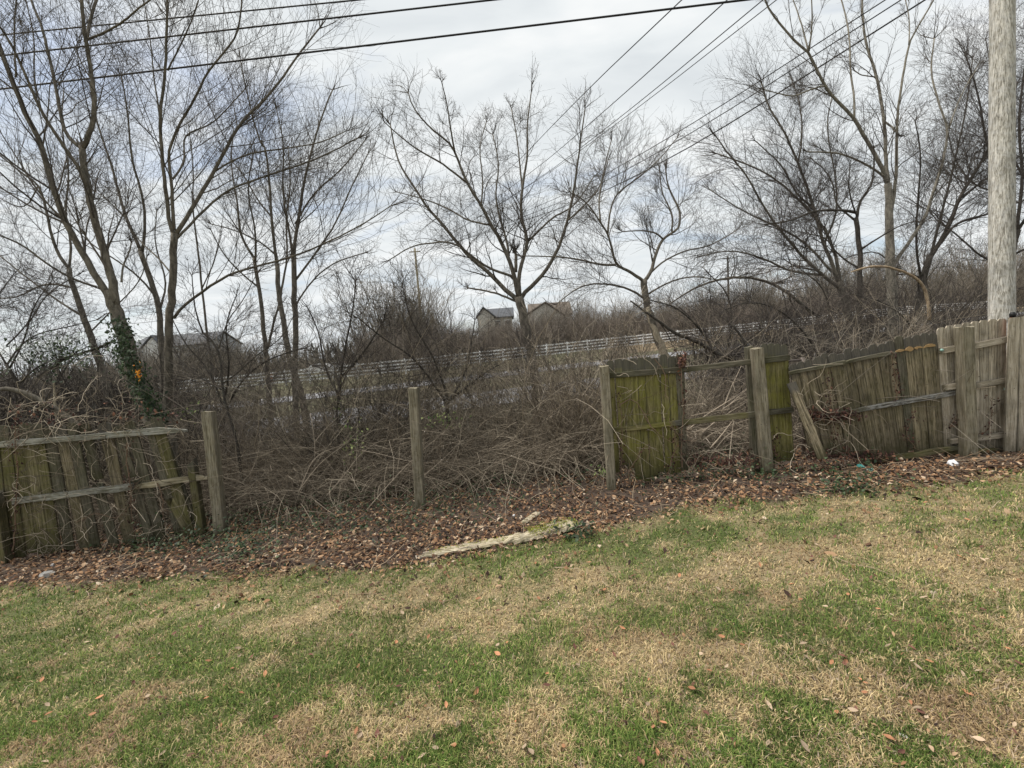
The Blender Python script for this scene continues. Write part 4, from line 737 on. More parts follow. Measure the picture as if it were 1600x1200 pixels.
# --- left broken run
PLL = Pl((-40, 860, 6.25), (346, 834, 6.6))
fl = thing('broken_fence', tuple(PLL.hit(150, 860)), 'collapsed mossy picket fence run at the left with two lichen-grey rails', 'fence')
tx = [-32, -14, 4, 22, 40, 58, 76, 94, 112, 130, 163, 183, 203, 223, 243]
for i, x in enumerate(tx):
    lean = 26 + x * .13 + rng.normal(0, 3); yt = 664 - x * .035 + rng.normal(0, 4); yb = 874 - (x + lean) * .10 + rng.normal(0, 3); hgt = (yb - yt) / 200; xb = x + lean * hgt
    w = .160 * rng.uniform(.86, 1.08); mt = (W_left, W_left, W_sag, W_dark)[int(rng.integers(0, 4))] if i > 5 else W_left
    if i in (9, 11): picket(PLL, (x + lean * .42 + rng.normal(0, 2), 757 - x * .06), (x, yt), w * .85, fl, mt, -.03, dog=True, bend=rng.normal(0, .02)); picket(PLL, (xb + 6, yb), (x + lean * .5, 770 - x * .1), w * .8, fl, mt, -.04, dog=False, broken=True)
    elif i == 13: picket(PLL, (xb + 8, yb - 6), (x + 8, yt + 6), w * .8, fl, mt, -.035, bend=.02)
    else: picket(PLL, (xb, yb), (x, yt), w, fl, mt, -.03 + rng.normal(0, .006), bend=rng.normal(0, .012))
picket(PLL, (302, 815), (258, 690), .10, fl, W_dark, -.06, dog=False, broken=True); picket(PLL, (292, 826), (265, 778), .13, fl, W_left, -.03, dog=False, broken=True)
beam(PLL, (-30, 697), (292, 670), .088, .04, fl, W_rail, .02, splint=True, jag=.09); beam(PLL, (20, 783), (208, 760), .085, .04, fl, W_rail, .02, jag=.12); beam(PLL, (206, 761), (324, 744), .085, .042, fl, W_rot, .022, splint=True, jag=.12)
beam(PLL, (-30, 888), (215, 856), .09, .04, fl, W_dark, .015, jag=.14)
post(fl, PLL, (10, 885), (-8, 770), .12, W_left, .08)
post(None, PLL, (316, 832), (300, 722), .105, W_left, .0, 'broken_post', 'short splintered mossy stake beside the taller bare fence post', 'fence post', 1.5)
post(None, PLL, (346, 836), (326, 643), .145, W_post, .05, 'fence_post', 'bare weathered post at the right end of the broken left fence')
PLM = Pl((346, 834, 6.6), (955, 755, 6.4))
post(None, PLM, (657, 788), (646, 606), .135, W_post, 0, 'fence_post', 'lone bare fence post standing in the middle of the brush')
# --- green panel, open rails, double post
PLG = Pl((955, 755, 6.45), (1197, 720, 6.2))
fg = thing('green_fence', tuple(PLG.hit(1060, 745)), 'algae-green picket fence panel with bare rails leading to a double post', 'fence')
post(fg, PLG, (955, 754), (944, 572), .125, W_post, .075)
xt0 = [953, 965.5, 977, 988.5, 1000.5, 1012, 1023.5, 1036, 1048.5, 1061]
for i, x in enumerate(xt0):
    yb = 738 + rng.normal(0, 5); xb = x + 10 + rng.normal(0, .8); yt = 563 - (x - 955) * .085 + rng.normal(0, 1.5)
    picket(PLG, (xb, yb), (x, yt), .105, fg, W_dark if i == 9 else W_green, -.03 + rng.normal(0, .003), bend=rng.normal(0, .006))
M_trans = W_dark
beam(PLG, (950, 587), (1076, 577), .078, .04, fg, W_dark, .01); beam(PLG, (1074, 577), (1176, 565), .075, .04, fg, W_dark, .012)
beam(PLG, (956, 672), (1066, 660), .075, .04, fg, W_green, .01); beam(PLG, (1066, 660), (1182, 647), .08, .04, fg, W_left, .012)
post(fg, PLG, (1180, 722), (1170, 542), .09, W_dark, -.03); post(fg, PLG, (1197, 722), (1182, 544), .14, W_post, .075)
for i, x in enumerate((1194, 1204, 1214, 1224.5)): picket(PLG, (x + 11, 722 + rng.normal(0, 2)), (x, 538 + rng.normal(0, 1.5)), .093, fg, W_green, -.03 + rng.normal(0, .003))
beam(PLG, (1190, 564), (1233, 558), .078, .04, fg, W_dark, .01, segs=4); beam(PLG, (1199, 645), (1239, 640), .075, .04, fg, W_dark, .01, segs=4)
# --- sagging panel
PLS = Pl((1240, 722, 6.1), (1510, 715, 5.95))
fs = thing('sagging_fence', tuple(PLS.hit(1370, 715)), 'sagging brown picket fence panel fanned over to the left with an orange break scar', 'fence')
n = 18
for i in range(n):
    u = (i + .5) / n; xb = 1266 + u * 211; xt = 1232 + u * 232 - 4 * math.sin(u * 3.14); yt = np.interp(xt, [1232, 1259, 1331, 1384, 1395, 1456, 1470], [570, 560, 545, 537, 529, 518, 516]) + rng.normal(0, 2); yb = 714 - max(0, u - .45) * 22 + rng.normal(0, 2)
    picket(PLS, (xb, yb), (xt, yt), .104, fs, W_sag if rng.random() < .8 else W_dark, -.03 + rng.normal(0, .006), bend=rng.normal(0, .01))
beam(PLS, (1233, 583), (1320, 566), .05, .042, fs, W_dark, .012, jag=.12); beam(PLS, (1318, 566), (1399, 550), .05, .042, fs, W_dark, .014, splint=True, jag=.1)
for a_, b_, w_ in (((1399, 549), (1413, 546.5), .034), ((1414.5, 547), (1427, 544), .042), ((1429, 543.5), (1441, 542), .03), ((1443, 542), (1461, 538), .046)): beam(PLS, a_, b_, w_, .01, fs, W_scar, -.006, 'break_scar', 4, .22, True)
beam(PLS, (1250, 655), (1340, 641), .06, .042, fs, W_dark, .012, jag=.1); beam(PLS, (1338, 641), (1497, 613), .062, .042, fs, wood('white_worn_rail', (.10, .09, .075), (.50, .48, .43), 0, wear=.8), .014, jag=.07)
beam(PLS, (1345, 724), (1502, 698), .075, .042, fs, W_left, .02, jag=.12); beam(PLS, (1350, 738), (1480, 716), .07, .03, fs, W_left, .0, jag=.15)
PLB = Pl((1234, 600, 6.0), (1290, 716, 5.9))
p0 = PLG.hit(1285, 716, .28); p1 = PLG.hit(1236, 598, .10)
class _p: pass
M, ln = frame(p0, p1, PLG.n); m = MB(); v = []
for k in range(9):
    z = ln * k / 8; x = .055 * (1 + rng.normal(0, .06)); v += [(-x, -.012, z), (x, -.012, z), (x, .012, z), (-x, .012, z)]
q = [];
for k in range(8): o = 4 * k; q += [(o, o + 1, o + 5, o + 4), (o + 1, o + 2, o + 6, o + 5), (o + 2, o + 3, o + 7, o + 6), (o + 3, o, o + 4, o + 7)]
m.add(v, q + [(0, 3, 2, 1), (32, 33, 34, 35)]); tag(m.build('loose_board', W_sag, None, False, M), 'loose grey board leaning between the green and the sagging fence', 'board')
# --- pale upright run at the right
PLR = Pl((1490, 717, 5.95), (1700, 712, 5.75))
fr = thing('pale_fence', tuple(PLR.hit(1530, 717)), 'newer pale tan picket fence with three rails in front of the utility pole', 'fence')
xt_ = [1470, 1483, 1496, 1509, 1523, 1536.5, 1550.5, 1565]
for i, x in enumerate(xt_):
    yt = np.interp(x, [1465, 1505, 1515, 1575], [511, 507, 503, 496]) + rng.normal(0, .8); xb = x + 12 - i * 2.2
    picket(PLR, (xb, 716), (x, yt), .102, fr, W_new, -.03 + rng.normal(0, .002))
for (a, b, w) in (((1468, 549), (1499, 543), .078), ((1515, 542), (1577, 530), .082), ((1474, 606), (1500, 602), .078), ((1518, 603), (1576, 594), .078), ((1482, 690), (1505, 687), .072), ((1521, 686), (1572, 679), .08)):
    beam(PLR, a, b, w, .04, fr, W_new, .012, segs=4, jag=.03)
beam(PLR, (1478, 709), (1570, 706), .12, .02, fr, W_left, -.005, 'kickboard', 5, .03)
post(fr, PLR, (1513, 718), (1506, 511), .145, W_post, .085)
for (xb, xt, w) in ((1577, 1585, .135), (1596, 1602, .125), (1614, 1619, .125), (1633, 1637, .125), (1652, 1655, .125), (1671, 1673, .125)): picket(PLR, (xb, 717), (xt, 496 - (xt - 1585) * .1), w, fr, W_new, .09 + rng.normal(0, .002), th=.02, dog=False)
M_bolt = flat('verdigris_metal', (.30, .48, .42), .4)
for px, py in ((1471, 547), (1571, 608)):
    c = PLR.hit(px, py, .045); m = MB(); a = np.array([c, c + PLR.n * .02]); m.tubes(a, np.array([.02, .016]), 8, True); m.build('bolt', M_bolt, fr)
# orange tool grip sticking up behind the pale fence
c0 = PLR.hit(1582, 500, .02); root = thing('tool_handle', tuple(c0), 'orange-red tool handles with a black grip poking over the pale fence', 'tool'); up = np.array([0, 0, 1.])
for dx in (-.016, .016): m = MB(); b = c0 + PLR.t * dx; m.tubes(np.array([b - up * .8, b + up * .04]), np.array([.012, .012]), 8, True); m.build('handle', flat('orange_red_plastic', (.50, .09, .05), .4), root)
m = MB(); m.tubes(np.array([c0 + up * .035, c0 + up * .075, c0 + up * .10]), np.array([.03, .032, .02]), 10, True); m.build('grip', flat('black_rubber', (.015, .015, .015), .5), root)

# chain link behind the open rails
root = thing('chain_link_fence', tuple(P(1120, 640, 7.1)), 'rusty grey chain-link mesh behind the open rails', 'wire fence'); m = MB(); A = P(1040, 690, 7.2); B = P(1260, 660, 6.9); t = B - A; t[2] = 0; Lf = np.linalg.norm(t); t = t / Lf
z0 = 0.35; H = 1.38; gsz = .075; seg = []
for s in (1, -1):
    for k in range(int(-H / gsz), int(Lf / gsz) + int(H / gsz)):
        x0 = k * gsz; x1 = x0 + s * H
        pa, pb = (x0, 0.), (x1, H); u0, u1 = 0., 1.
        for lim, sg in ((0, 1), (Lf, -1)):
            fa, fb = sg * (pa[0] - lim), sg * (pb[0] - lim)
            if fa < 0 and fb < 0: u0 = 2; break
            if fa < 0: u0 = max(u0, fa / (fa - fb))
            if fb < 0: u1 = min(u1, fa / (fa - fb))
        if u0 < u1: seg.append([[pa[0] + (pb[0] - pa[0]) * u, H * u] for u in (u0, u1)])
seg = np.array(seg); base = A.copy(); base[2] = z0; SP = base + seg[..., :1] * t + seg[..., 1:] * up; m.tubes(SP, np.full(SP.shape[:2], .0022), 3); M_wire = flat('rusted_wire', (.16, .13, .11), .5); m.build('mesh', M_wire, root)
m = MB(); m.tubes(np.array([base + up * H, base + t * Lf + up * H]), np.array([.018, .018]), 8, True); m.build('top_rail', M_wire, root)
for u in (.02, .98): m = MB(); b = base + t * Lf * u; m.tubes(np.array([b - up * .6, b + up * (H + .04)]), np.array([.028, .028]), 8, True); m.build('wire_post', M_wire, root)

# ------------------------------------------------------------------ ivy, leaf litter, grass
def leafset(m, C, size, nrmv=None, curl=.35):
    "small folded leaves: 6 vertices, 4 triangles each"
    n = len(C); az = rng.uniform(0, 2 * math.pi, n); tilt = rng.normal(0, .55, (n, 2))
    up_ = nrm(np.stack([tilt[:, 0], tilt[:, 1], np.ones(n)], 1)) if nrmv is None else nrm(nrmv + rng.normal(0, .5, (n, 3)))
    d = nrm(np.cross(up_, np.stack([np.cos(az), np.sin(az), .2 * np.ones(n)], 1))); e = np.cross(up_, d); L_ = size[:, None]; W_ = L_ * rng.uniform(.35, .7, n)[:, None]; cu = (rng.uniform(-.1, curl, n) * size)[:, None]
    V = np.stack([C - d * L_ * .5, C - d * L_ * .1 + e * W_ * .5 + up_ * cu, C - d * L_ * .1 - e * W_ * .5 + up_ * cu, C + d * L_ * .25 + e * W_ * .35 + up_ * cu, C + d * L_ * .25 - e * W_ * .35 + up_ * cu * .8, C + d * L_ * .55 + up_ * cu * .5], 1)
    o = (np.arange(n) * 6)[:, None]; T = np.concatenate([o + [0, 2, 1], o + [3, 4, 5]], 0); Q_ = o + [1, 2, 4, 3]; m.add(V, Q_, T)
def litter_points(n, y0, y1, x0=-200, x1=1800):
    px = rng.uniform(x0, x1, n); py = rng.uniform(y0, y1, n); e = np.interp(px, BX, BY); q = ground_hit(px, py)
    sp_ = rng.normal(0, 9, n) + (rng.random(n) < .06) * rng.exponential(40, n); keep = (py < e + sp_) & (q[:, 1] < 10.5) & (q[:, 1] > 1); return q[keep]
m = MB(); q = litter_points(105000, 690, 960); clump = fbm(q[:, 0], q[:, 1], .5, 60); q = q[rng.random(len(q)) < np.clip((clump - .25) * 4.5, .4, 1)]; q[:, 2] += rng.uniform(0, .03, len(q)); leafset(m, q, rng.uniform(.02, .05, len(q)) * (1 + .9 * rng.random(len(q)) ** 3))
stuff(m.build('leaf_litter', S_leaf), 'brown fallen leaf litter along the foot of the fences', 'leaf litter')
m = MB(); IV = [(600, 790, 200, 40, 1500), (430, 760, 130, 60, 2400), (370, 850, 60, 40, 900), (250, 850, 90, 20, 900), (560, 700, 60, 50, 700), (1050, 730, 80, 26, 1600), (1130, 690, 50, 24, 1100), (905, 700, 50, 60, 1300), (830, 690, 80, 50, 600), (730, 760, 90, 30, 700), (1330, 745, 70, 12, 200), (1190, 745, 50, 10, 300), (495, 820, 160, 30, 700), (1320, 770, 60, 8, 250), (905, 838, 22, 12, 160)]
for cx, cy, rx, ry, n in IV:
    px = rng.normal(cx, rx * .6, n); py = rng.normal(cy, ry * .6, n); q = ground_hit(px, np.maximum(py, 660)); q = q[q[:, 1] < 10]; q[:, 2] += rng.exponential(.07, len(q)); leafset(m, q, rng.uniform(.03, .06, len(q)))
stuff(m.build('ground_ivy', S_ivy), 'dark green ivy creeping over the ground below the brambles', 'ivy')
m = MB(); n = 1700; px = rng.uniform(-200, 1800, n); py = rng.uniform(760, 1300, n); k_ = py > np.interp(px, BX, BY); q = ground_hit(px[k_], py[k_]); q = q[rng.random(len(q)) < np.clip((fbm(q[:, 0], q[:, 1], .6, 64) - .3) * 3, .1, 1)]; q[:, 2] += rng.uniform(.012, .03, len(q)); leafset(m, q, rng.uniform(.010, .028, len(q)), curl=.6)
stuff(m.build('leaf_fragments', S_leaf), 'crumbled bits of dead leaf scattered through the lawn', 'leaf litter')
# fine woody debris and straw in the litter
m = MB(); q = litter_points(6500, 700, 950); az = rng.uniform(0, 6.28, len(q)); D = np.stack([np.cos(az), np.sin(az), rng.uniform(-.05, .25, len(q))], 1); q[:, 2] += .02; a, r = grow(q, D, rng.uniform(.06, .42, len(q)), 4, .15, -.02, .004, .002); m.tubes(a, r, 3)
stuff(m.build('twig_debris', strands('debris', [(0, (.09, .06, .04)), (.6, (.24, .17, .11)), (1, (.45, .36, .25))])), 'small broken twigs mixed with the fallen leaves', 'twigs')

def blades(n, x0, x1, y0, y1):
    px = rng.uniform(x0, x1, n); py = rng.uniform(y0, y1, n); q = ground_hit(px, py); lw, st = masks(q); keep = (lw > rng.random(n) * .9) & (q[:, 1] > .3) & (q[:, 1] < 9); q = q[keep]; st = st[keep]; return q, st
q, st = blades(305000, -260, 1860, 735, 1330)
n = len(q); pxx, pyy, zc = PIX(q)
is_st = rng.random(n) < np.clip(st * 1.05, .10, .95)
az = rng.uniform(0, 2 * math.pi, n); ln_ = np.where(is_st, rng.uniform(.018, .048, n), rng.uniform(.018, .05, n)) * np.where(rng.random(n) < .03, 1.7, 1.) * (1 + .4 * (fbm(q[:, 0], q[:, 1], .3, 90) - .5)); lean_ = np.where(is_st, rng.uniform(.7, 1.75, n), rng.uniform(.3, 1.5, n)); ln_ = ln_ * (.45 + 1.1 * fbm(q[:, 0], q[:, 1], .14, 91, 3))
wd = rng.uniform(.0012, .0026, n) * np.clip(zc / 2.4, 1, 3.0)
dh = np.stack([np.cos(az), np.sin(az), np.zeros(n)], 1); sd_ = np.stack([-np.sin(az), np.cos(az), np.zeros(n)], 1); upv = np.array([0, 0, 1.])
mid = q + upv * (ln_ * .55 * np.cos(lean_ * .6))[:, None] + dh * (ln_ * .55 * np.sin(lean_ * .6))[:, None]; tip = mid + upv * (ln_ * .5 * np.cos(np.minimum(lean_ * 1.3, 1.9)))[:, None] + dh * (ln_ * .5 * np.sin(lean_ * 1.3))[:, None]
V = np.stack([q - sd_ * wd[:, None], q + sd_ * wd[:, None], mid - sd_ * wd[:, None] * .8, mid + sd_ * wd[:, None] * .8, tip], 1)
g1 = np.array([.050, .100, .022]); g2 = np.array([.18, .265, .055]); g3 = np.array([.42, .41, .15]); s1 = np.array([.27, .195, .10]); s2 = np.array([.84, .67, .37]); s3 = np.array([.54, .43, .33])
u = rng.random(n)[:, None]; w = rng.random(n)[:, None]; zone = fbm(q[:, 0], q[:, 1], 1.4, 50)[:, None]
cg = np.where(w < .75, g1 * (1 - u) + g2 * u, g2 * (1 - u) + g3 * u) * (.8 + .5 * zone); cs = np.where(w < .6 + zone * .3, s1 * (1 - u) + s2 * u, s1 * .8 * (1 - u) + s3 * u)
mat_ = np.clip((fbm(q[:, 0], q[:, 1], .45, 71) - .48) * 5, 0, 1)[:, None]; cs = cs * (1 - mat_ * np.array([.28, .34, .34])); cg = cg * (1 - .3 * np.clip((fbm(q[:, 0], q[:, 1], .25, 73) - .5) * 5, 0, 1)[:, None]); c = np.where(is_st[:, None], cs, cg); C5 = np.repeat(c[:, None], 5, 1); C5[:, :2] = C5[:, :2] * .5 + np.array([.15, .115, .06]) * .5
o = (np.arange(n) * 5)[:, None]; m = MB(); m.add(V, o + [0, 1, 3, 2], o + [2, 3, 4], C5)
stuff(m.build('lawn_grass', A_grass), 'short winter lawn of green blades and straw-coloured dead patches', 'grass')

# ------------------------------------------------------------------ single fallen leaves on the lawn
def leafmesh(kind, mat):
    m = MB(); L_ = 1.0; pr = [(-.5, 0), (-.25, .22), (0, .30), (.25, .22), (.52, 0)]
    v = [(-.72, 0, .02)]; cu = {0: .25, 1: .5, 2: .1, 3: .35}[kind]
    for i, (x, w) in enumerate(pr): zc_ = cu * (x * x) * .9; v += [(x, -w * (1 - .35 * (kind == 1)), zc_ + w * cu * 1.1), (x, 0, zc_), (x, w * (1 - .35 * (kind == 3)), zc_ + w * cu * (.5 + kind * .35))]
    q = [];
    for i in range(4): o = 1 + 3 * i; q += [(o, o + 3, o + 4, o + 1), (o + 1, o + 4, o + 5, o + 2)]
    m.add(v, q, [(0, 1, 2), (0, 2, 3)]); return m.mesh('fallen_leaf', mat, True)
def lmat(name, a, b):
    mt, t, bs = newmat(name, .75); tcn = N(t, 'ShaderNodeTexCoord'); oi = N(t, 'ShaderNodeObjectInfo'); nn = noise(t, tcn.outputs['Object'], 3.5, 5, .7); c = mix(t, nn, a, b); hv = N(t, 'ShaderNodeHueSaturation'); L(t, c, hv.inputs['Color']); L(t, math_node(t, 'ADD', math_node(t, 'MULTIPLY', oi.outputs['Random'], .6), .7), hv.inputs['Value']); L(t, hv.outputs[0], bs.inputs['Base Color']); return mt
LK = [('orange-brown', lmat('orange_brown_leaf', (.22, .09, .045), (.50, .25, .13)), 80), ('pale tan', lmat('pale_tan_leaf', (.26, .18, .11), (.46, .36, .26)), 70), ('dark reddish-brown', lmat('dark_red_brown_leaf', (.07, .03, .022), (.19, .085, .06)), 80)]
FIX = {0: [(842, 940), (793, 1011), (748, 940), (670, 1001), (778, 1028), (1187, 888), (1081, 1083), (558, 1150), (1037, 1138), (619, 1010), (732, 907), (1124, 930), (1325, 935), (855, 1060), (415, 1059)], 1: [(1434, 1050), (716, 1140), (820, 1175), (1260, 1035), (1443, 940), (830, 1185), (660, 1190), (1290, 955), (1530, 1165)], 2: [(855, 1078), (717, 1140), (590, 1155), (990, 905), (1510, 870), (420, 930), (700, 925), (960, 1030), (1320, 1045)]}
for k, (cn, mt, cnt) in enumerate(LK):
    mes = [leafmesh(i, mt) for i in range(4)]; pts_ = list(FIX[k])
    while len(pts_) < cnt:
        a, b = random.uniform(0, 1600), random.uniform(770, 1200)
        if b > np.interp(a, BX, BY) + 14: pts_.append((a, b))
    for i, (a, b) in enumerate(pts_):
        g = ground_hit(a, b); o = bpy.data.objects.new('fallen_leaf', mes[i % 4]); COL.objects.link(o); s = random.uniform(.022, .045) if i > 12 else random.uniform(.036, .050)
        o.location = (g[0], g[1], g[2] + .028); o.scale = (s, s * random.uniform(.8, 1.1), s); o.rotation_euler = (random.uniform(-.5, .5), random.uniform(-.5, .5), random.uniform(0, 6.28))
        tag(o, '%s curled dead leaf lying on the lawn grass' % cn, 'leaf', '%s leaves scattered on the lawn' % cn)

# ------------------------------------------------------------------ rotten timber, stones, litter
def timber(name, label, pa, pb, w0, w1, h, mat):
    A = ground_hit(*pa); B = ground_hit(*pb); d = B - A; ln = np.linalg.norm(d); d = d / ln; side = nrm(np.cross(d, [0, 0, 1.])); n = 26; m = MB(); v = []
    S = 9
    for k in range(n):
        u = k / (n - 1); c = A + d * ln * u; w = (w0 + (w1 - w0) * u) * (1 + rng.normal(0, .06)) * min(1, .35 + 6 * min(u, 1 - u)); hh = h * (.6 + .5 * u) * (1 + rng.normal(0, .08)) * min(1, .3 + 8 * min(u, 1 - u))
        c = c + side * rng.normal(0, w0 * .04)
        for j in range(S):
            th = math.pi * 2 * j / S; v.append(c + side * math.cos(th) * w / 2 * (1 + rng.normal(0, .12)) + np.array([0, 0, .012 + hh * .45 + math.sin(th) * hh / 2 * (1 + rng.normal(0, .2))]))
    q = [(k * S + j, k * S + (j + 1) % S, (k + 1) * S + (j + 1) % S, (k + 1) * S + j) for k in range(n - 1) for j in range(S)]
    v = np.array(v); base = A.copy(); root = thing(name, tuple(base), label, 'timber'); R_ = Matrix((Vector(side), Vector(np.cross(d, side)), Vector(d))).transposed().to_4x4(); R_.translation = Vector(base)
    Ri = np.array(R_.inverted()); v2 = v @ Ri[:3, :3].T + Ri[:3, 3]; m.add(v2, q, None); m.add([v2[:S].mean(0), v2[-S:].mean(0)]); o = m.build('log', mat, root, False, R_)
    return root, A, d, ln, side
rt_, A, d, ln, side = timber('rotten_timber', 'long rotten landscape timber with yellow-green moss at the lawn edge', (652, 873), (832, 842), .12, .17, .055, W_rot)
r2, A2, d2, ln2, side2 = timber('rotten_timber', 'mossy right-hand half of the split rotten timber, beside the ivy tuft', (800, 850), (903, 824), .17, .24, .075, W_rot)
for rt2, A_, d_, l_, s_d, hh, wv, nn in ((rt_, A, d, ln, side, .045, .05, 60), (r2, A2, d2, ln2, side2, .065, .07, 46)):
    u = rng.uniform(-.04, .85, nn); c = A_ + d_ * (l_ * u)[:, None] + s_d * rng.uniform(-wv, wv, nn)[:, None]; c[:, 2] += rng.uniform(.01, hh, nn); m = MB()
    a, r = grow(c, d_[None].repeat(nn, 0) + rng.normal(0, .04, (nn, 3)), rng.uniform(.12, .45, nn), 4, .03, 0, rng.uniform(.004, .011, nn), .002); m.tubes(a, r, 4); stuff(m.build('splinters', S_stick, rt2))
M_moss = strands('yellow_green_moss', [(0, (.10, .11, .02)), (1, (.28, .29, .05))])
for (rt2, A_, d_, l_, s_d, u0, u1, hh, nn, wv) in ((r2, A2, d2, ln2, side2, .25, .98, .11, 1100, .06), (rt_, A, d, ln, side, .1, .9, .075, 260, .035)):
    u = rng.uniform(u0, u1, nn); c = A_ + d_ * (l_ * u)[:, None] - s_d * rng.normal(.02, wv, nn)[:, None]; c[:, 2] += hh * .75 + rng.uniform(-.012, .006, nn); m = MB(); leafset(m, c, rng.uniform(.008, .02, nn), curl=.8); stuff(m.build('moss', M_moss, rt2))
timber('wood_fragment', 'short crumbling wood chunk lying above the rotten timber', (814, 822), (842, 803), .07, .10, .03, W_rot)
def rock(name, label, px, py, s, mat, cat='stone', flat_=.55):
    g = ground_hit(px, py); m = MB(); S, K = 10, 6; v = []
    for k in range(K):
        ph = math.pi * (k + .3) / (K - .4) ; 
        for j in range(S): th = 2 * math.pi * j / S; r = s * (1 + rng.normal(0, .10)); v.append((math.sin(ph) * math.cos(th) * r, math.sin(ph) * math.sin(th) * r * .7, math.cos(ph) * r * flat_))
    q = [(k * S + j, (k + 1) * S + j, (k + 1) * S + (j + 1) % S, k * S + (j + 1) % S) for k in range(K - 1) for j in range(S)]; v = np.array(v); m.add(v, q); m.add([v[:S].mean(0), v[-S:].mean(0)], None, None)
    t = [(60, j, (j + 1) % S) for j in range(S)]; m.t.append(np.array(t)); o = m.build(name, mat, None, False); o.location = (g[0], g[1], g[2] + s * flat_ * .4); o.rotation_euler.z = random.uniform(0, 6); return tag(o, label, cat)
M_st = flat('grey_stone', (.34, .33, .31)); M_pap = flat('white_paper', (.85, .86, .88)); M_teal = flat('teal_plastic', (.10, .42, .38), .35)
rock('stone', 'grey stone half buried in leaves below the left broken fence', 74, 901, .085, M_st)
rock('stone', 'small pale stone just above the larger grey one at the left', 82, 884, .032, flat('pale_stone', (.6, .6, .6)))
rock('stone', 'small pale stone in the leaves left of the broken stake', 158, 878, .035, flat('white_stone', (.7, .72, .74)))
rock('crumpled_paper', 'crumpled white paper litter at the foot of the pale fence', 1489, 727, .062, M_pap, 'litter', .8)
rock('crumpled_plastic', 'teal plastic scrap lying in the leaves below the sagging fence', 1345, 731, .055, M_teal, 'litter', .6)
rock('crumpled_plastic', 'flatter teal wrapper beside the teal plastic scrap', 1362, 735, .05, flat('green_wrapper', (.22, .40, .34), .4), 'litter', .35)
rock('cut_log_end', 'sawn round log end among the sticks in the fence gap', 1156, 727, .075, B_pale, 'log', .7)
rock('stone', 'small white pebble left of the crumbling wood chunk', 743, 822, .022, M_pap); rock('stone', 'white pebble above the middle of the rotten timber', 803, 806, .022, M_pap)
rock('bone_chip', 'pale wood chip on the lawn just below the left end of the timber', 676, 884, .04, B_pale, 'chip', .4)
rock('stone', 'small round pale pebble beside the wood chip below the timber', 668, 879, .018, M_pap)
rock('paper_scrap', 'narrow white paper scrap in the lower middle of the lawn', 622, 1099, .02, B_pale, 'litter', .2)
rock('paper_scrap', 'white scrap on the dead grass at the lower right of the lawn', 1412, 1150, .014, M_pap, 'litter', .25)
rock('bark_chip', 'pale curved bark piece on straw grass at the right of the lawn', 1458, 926, .024, B_pale, 'chip', .25)

# ------------------------------------------------------------------ pale sticks, brush pile, vines on the fences
def stick(name, label, pts, w0, w1, mat=S_stick, group=None, cat='stick'):
    q, _ = smooth_poly(np.array([list(P(a, b, z)) for a, b, z in pts]), 14); R = np.linspace(w0, w1, 14); m = MB(); m.tubes(q, R, 6, True); return tag(m.build(name, mat), label, cat, group)
ST = [[(467, 770, 6.9), (490, 710, 7.1), (540, 695, 7.3), (560, 672, 7.4)], [(466, 768, 6.9), (500, 722, 7.2), (545, 690, 7.5)], [(572, 798, 6.6), (600, 765, 6.8), (645, 716, 7.2), (700, 670, 7.5)], [(510, 775, 6.9), (540, 740, 7.1), (565, 706, 7.4), (600, 685, 7.6)], [(565, 704, 7.2), (590, 708, 7.2), (640, 722, 7.2), (690, 724, 7.2)],
      [(415, 818, 6.7), (460, 797, 6.8), (500, 800, 6.8), (560, 808, 6.8)], [(448, 830, 6.6), (449, 810, 6.6), (447, 792, 6.7)], [(448, 792, 6.7), (455, 812, 6.6), (450, 825, 6.6)], [(420, 808, 6.8), (430, 775, 6.9), (436, 766, 7.0), (470, 767, 7.0)], [(515, 795, 6.7), (545, 780, 6.8), (580, 775, 6.9)], [(444, 832, 6.5), (470, 822, 6.6), (500, 812, 6.7)], [(492, 782, 6.8), (515, 800, 6.7), (532, 810, 6.6)],
      [(485, 646, 7.5), (492, 690, 7.3), (492, 722, 7.2)], [(492, 690, 7.3), (510, 668, 7.5), (528, 652, 7.6)], [(920, 778, 6.5), (925, 762, 6.6), (932, 745, 6.7)], [(895, 780, 6.4), (910, 779, 6.5), (921, 777, 6.5)], [(872, 806, 6.1), (895, 792, 6.3), (920, 783, 6.5)],
      [(750, 705, 7.4), (800, 690, 7.4), (860, 675, 7.5)], [(770, 725, 7.2), (830, 700, 7.3), (890, 680, 7.4)], [(880, 755, 6.8), (895, 745, 6.9), (905, 735, 7.0)], [(835, 738, 7.0), (850, 722, 7.1), (862, 712, 7.2)], [(660, 745, 6.9), (690, 720, 7.2), (720, 690, 7.4)]]
for i, s in enumerate(ST): stick('dead_stick', 'thin bleached dead stick lying in the brambles between the fence runs', s, .006 if i < 5 else .0045, .0025, S_stick, 'bleached sticks in the brambles')
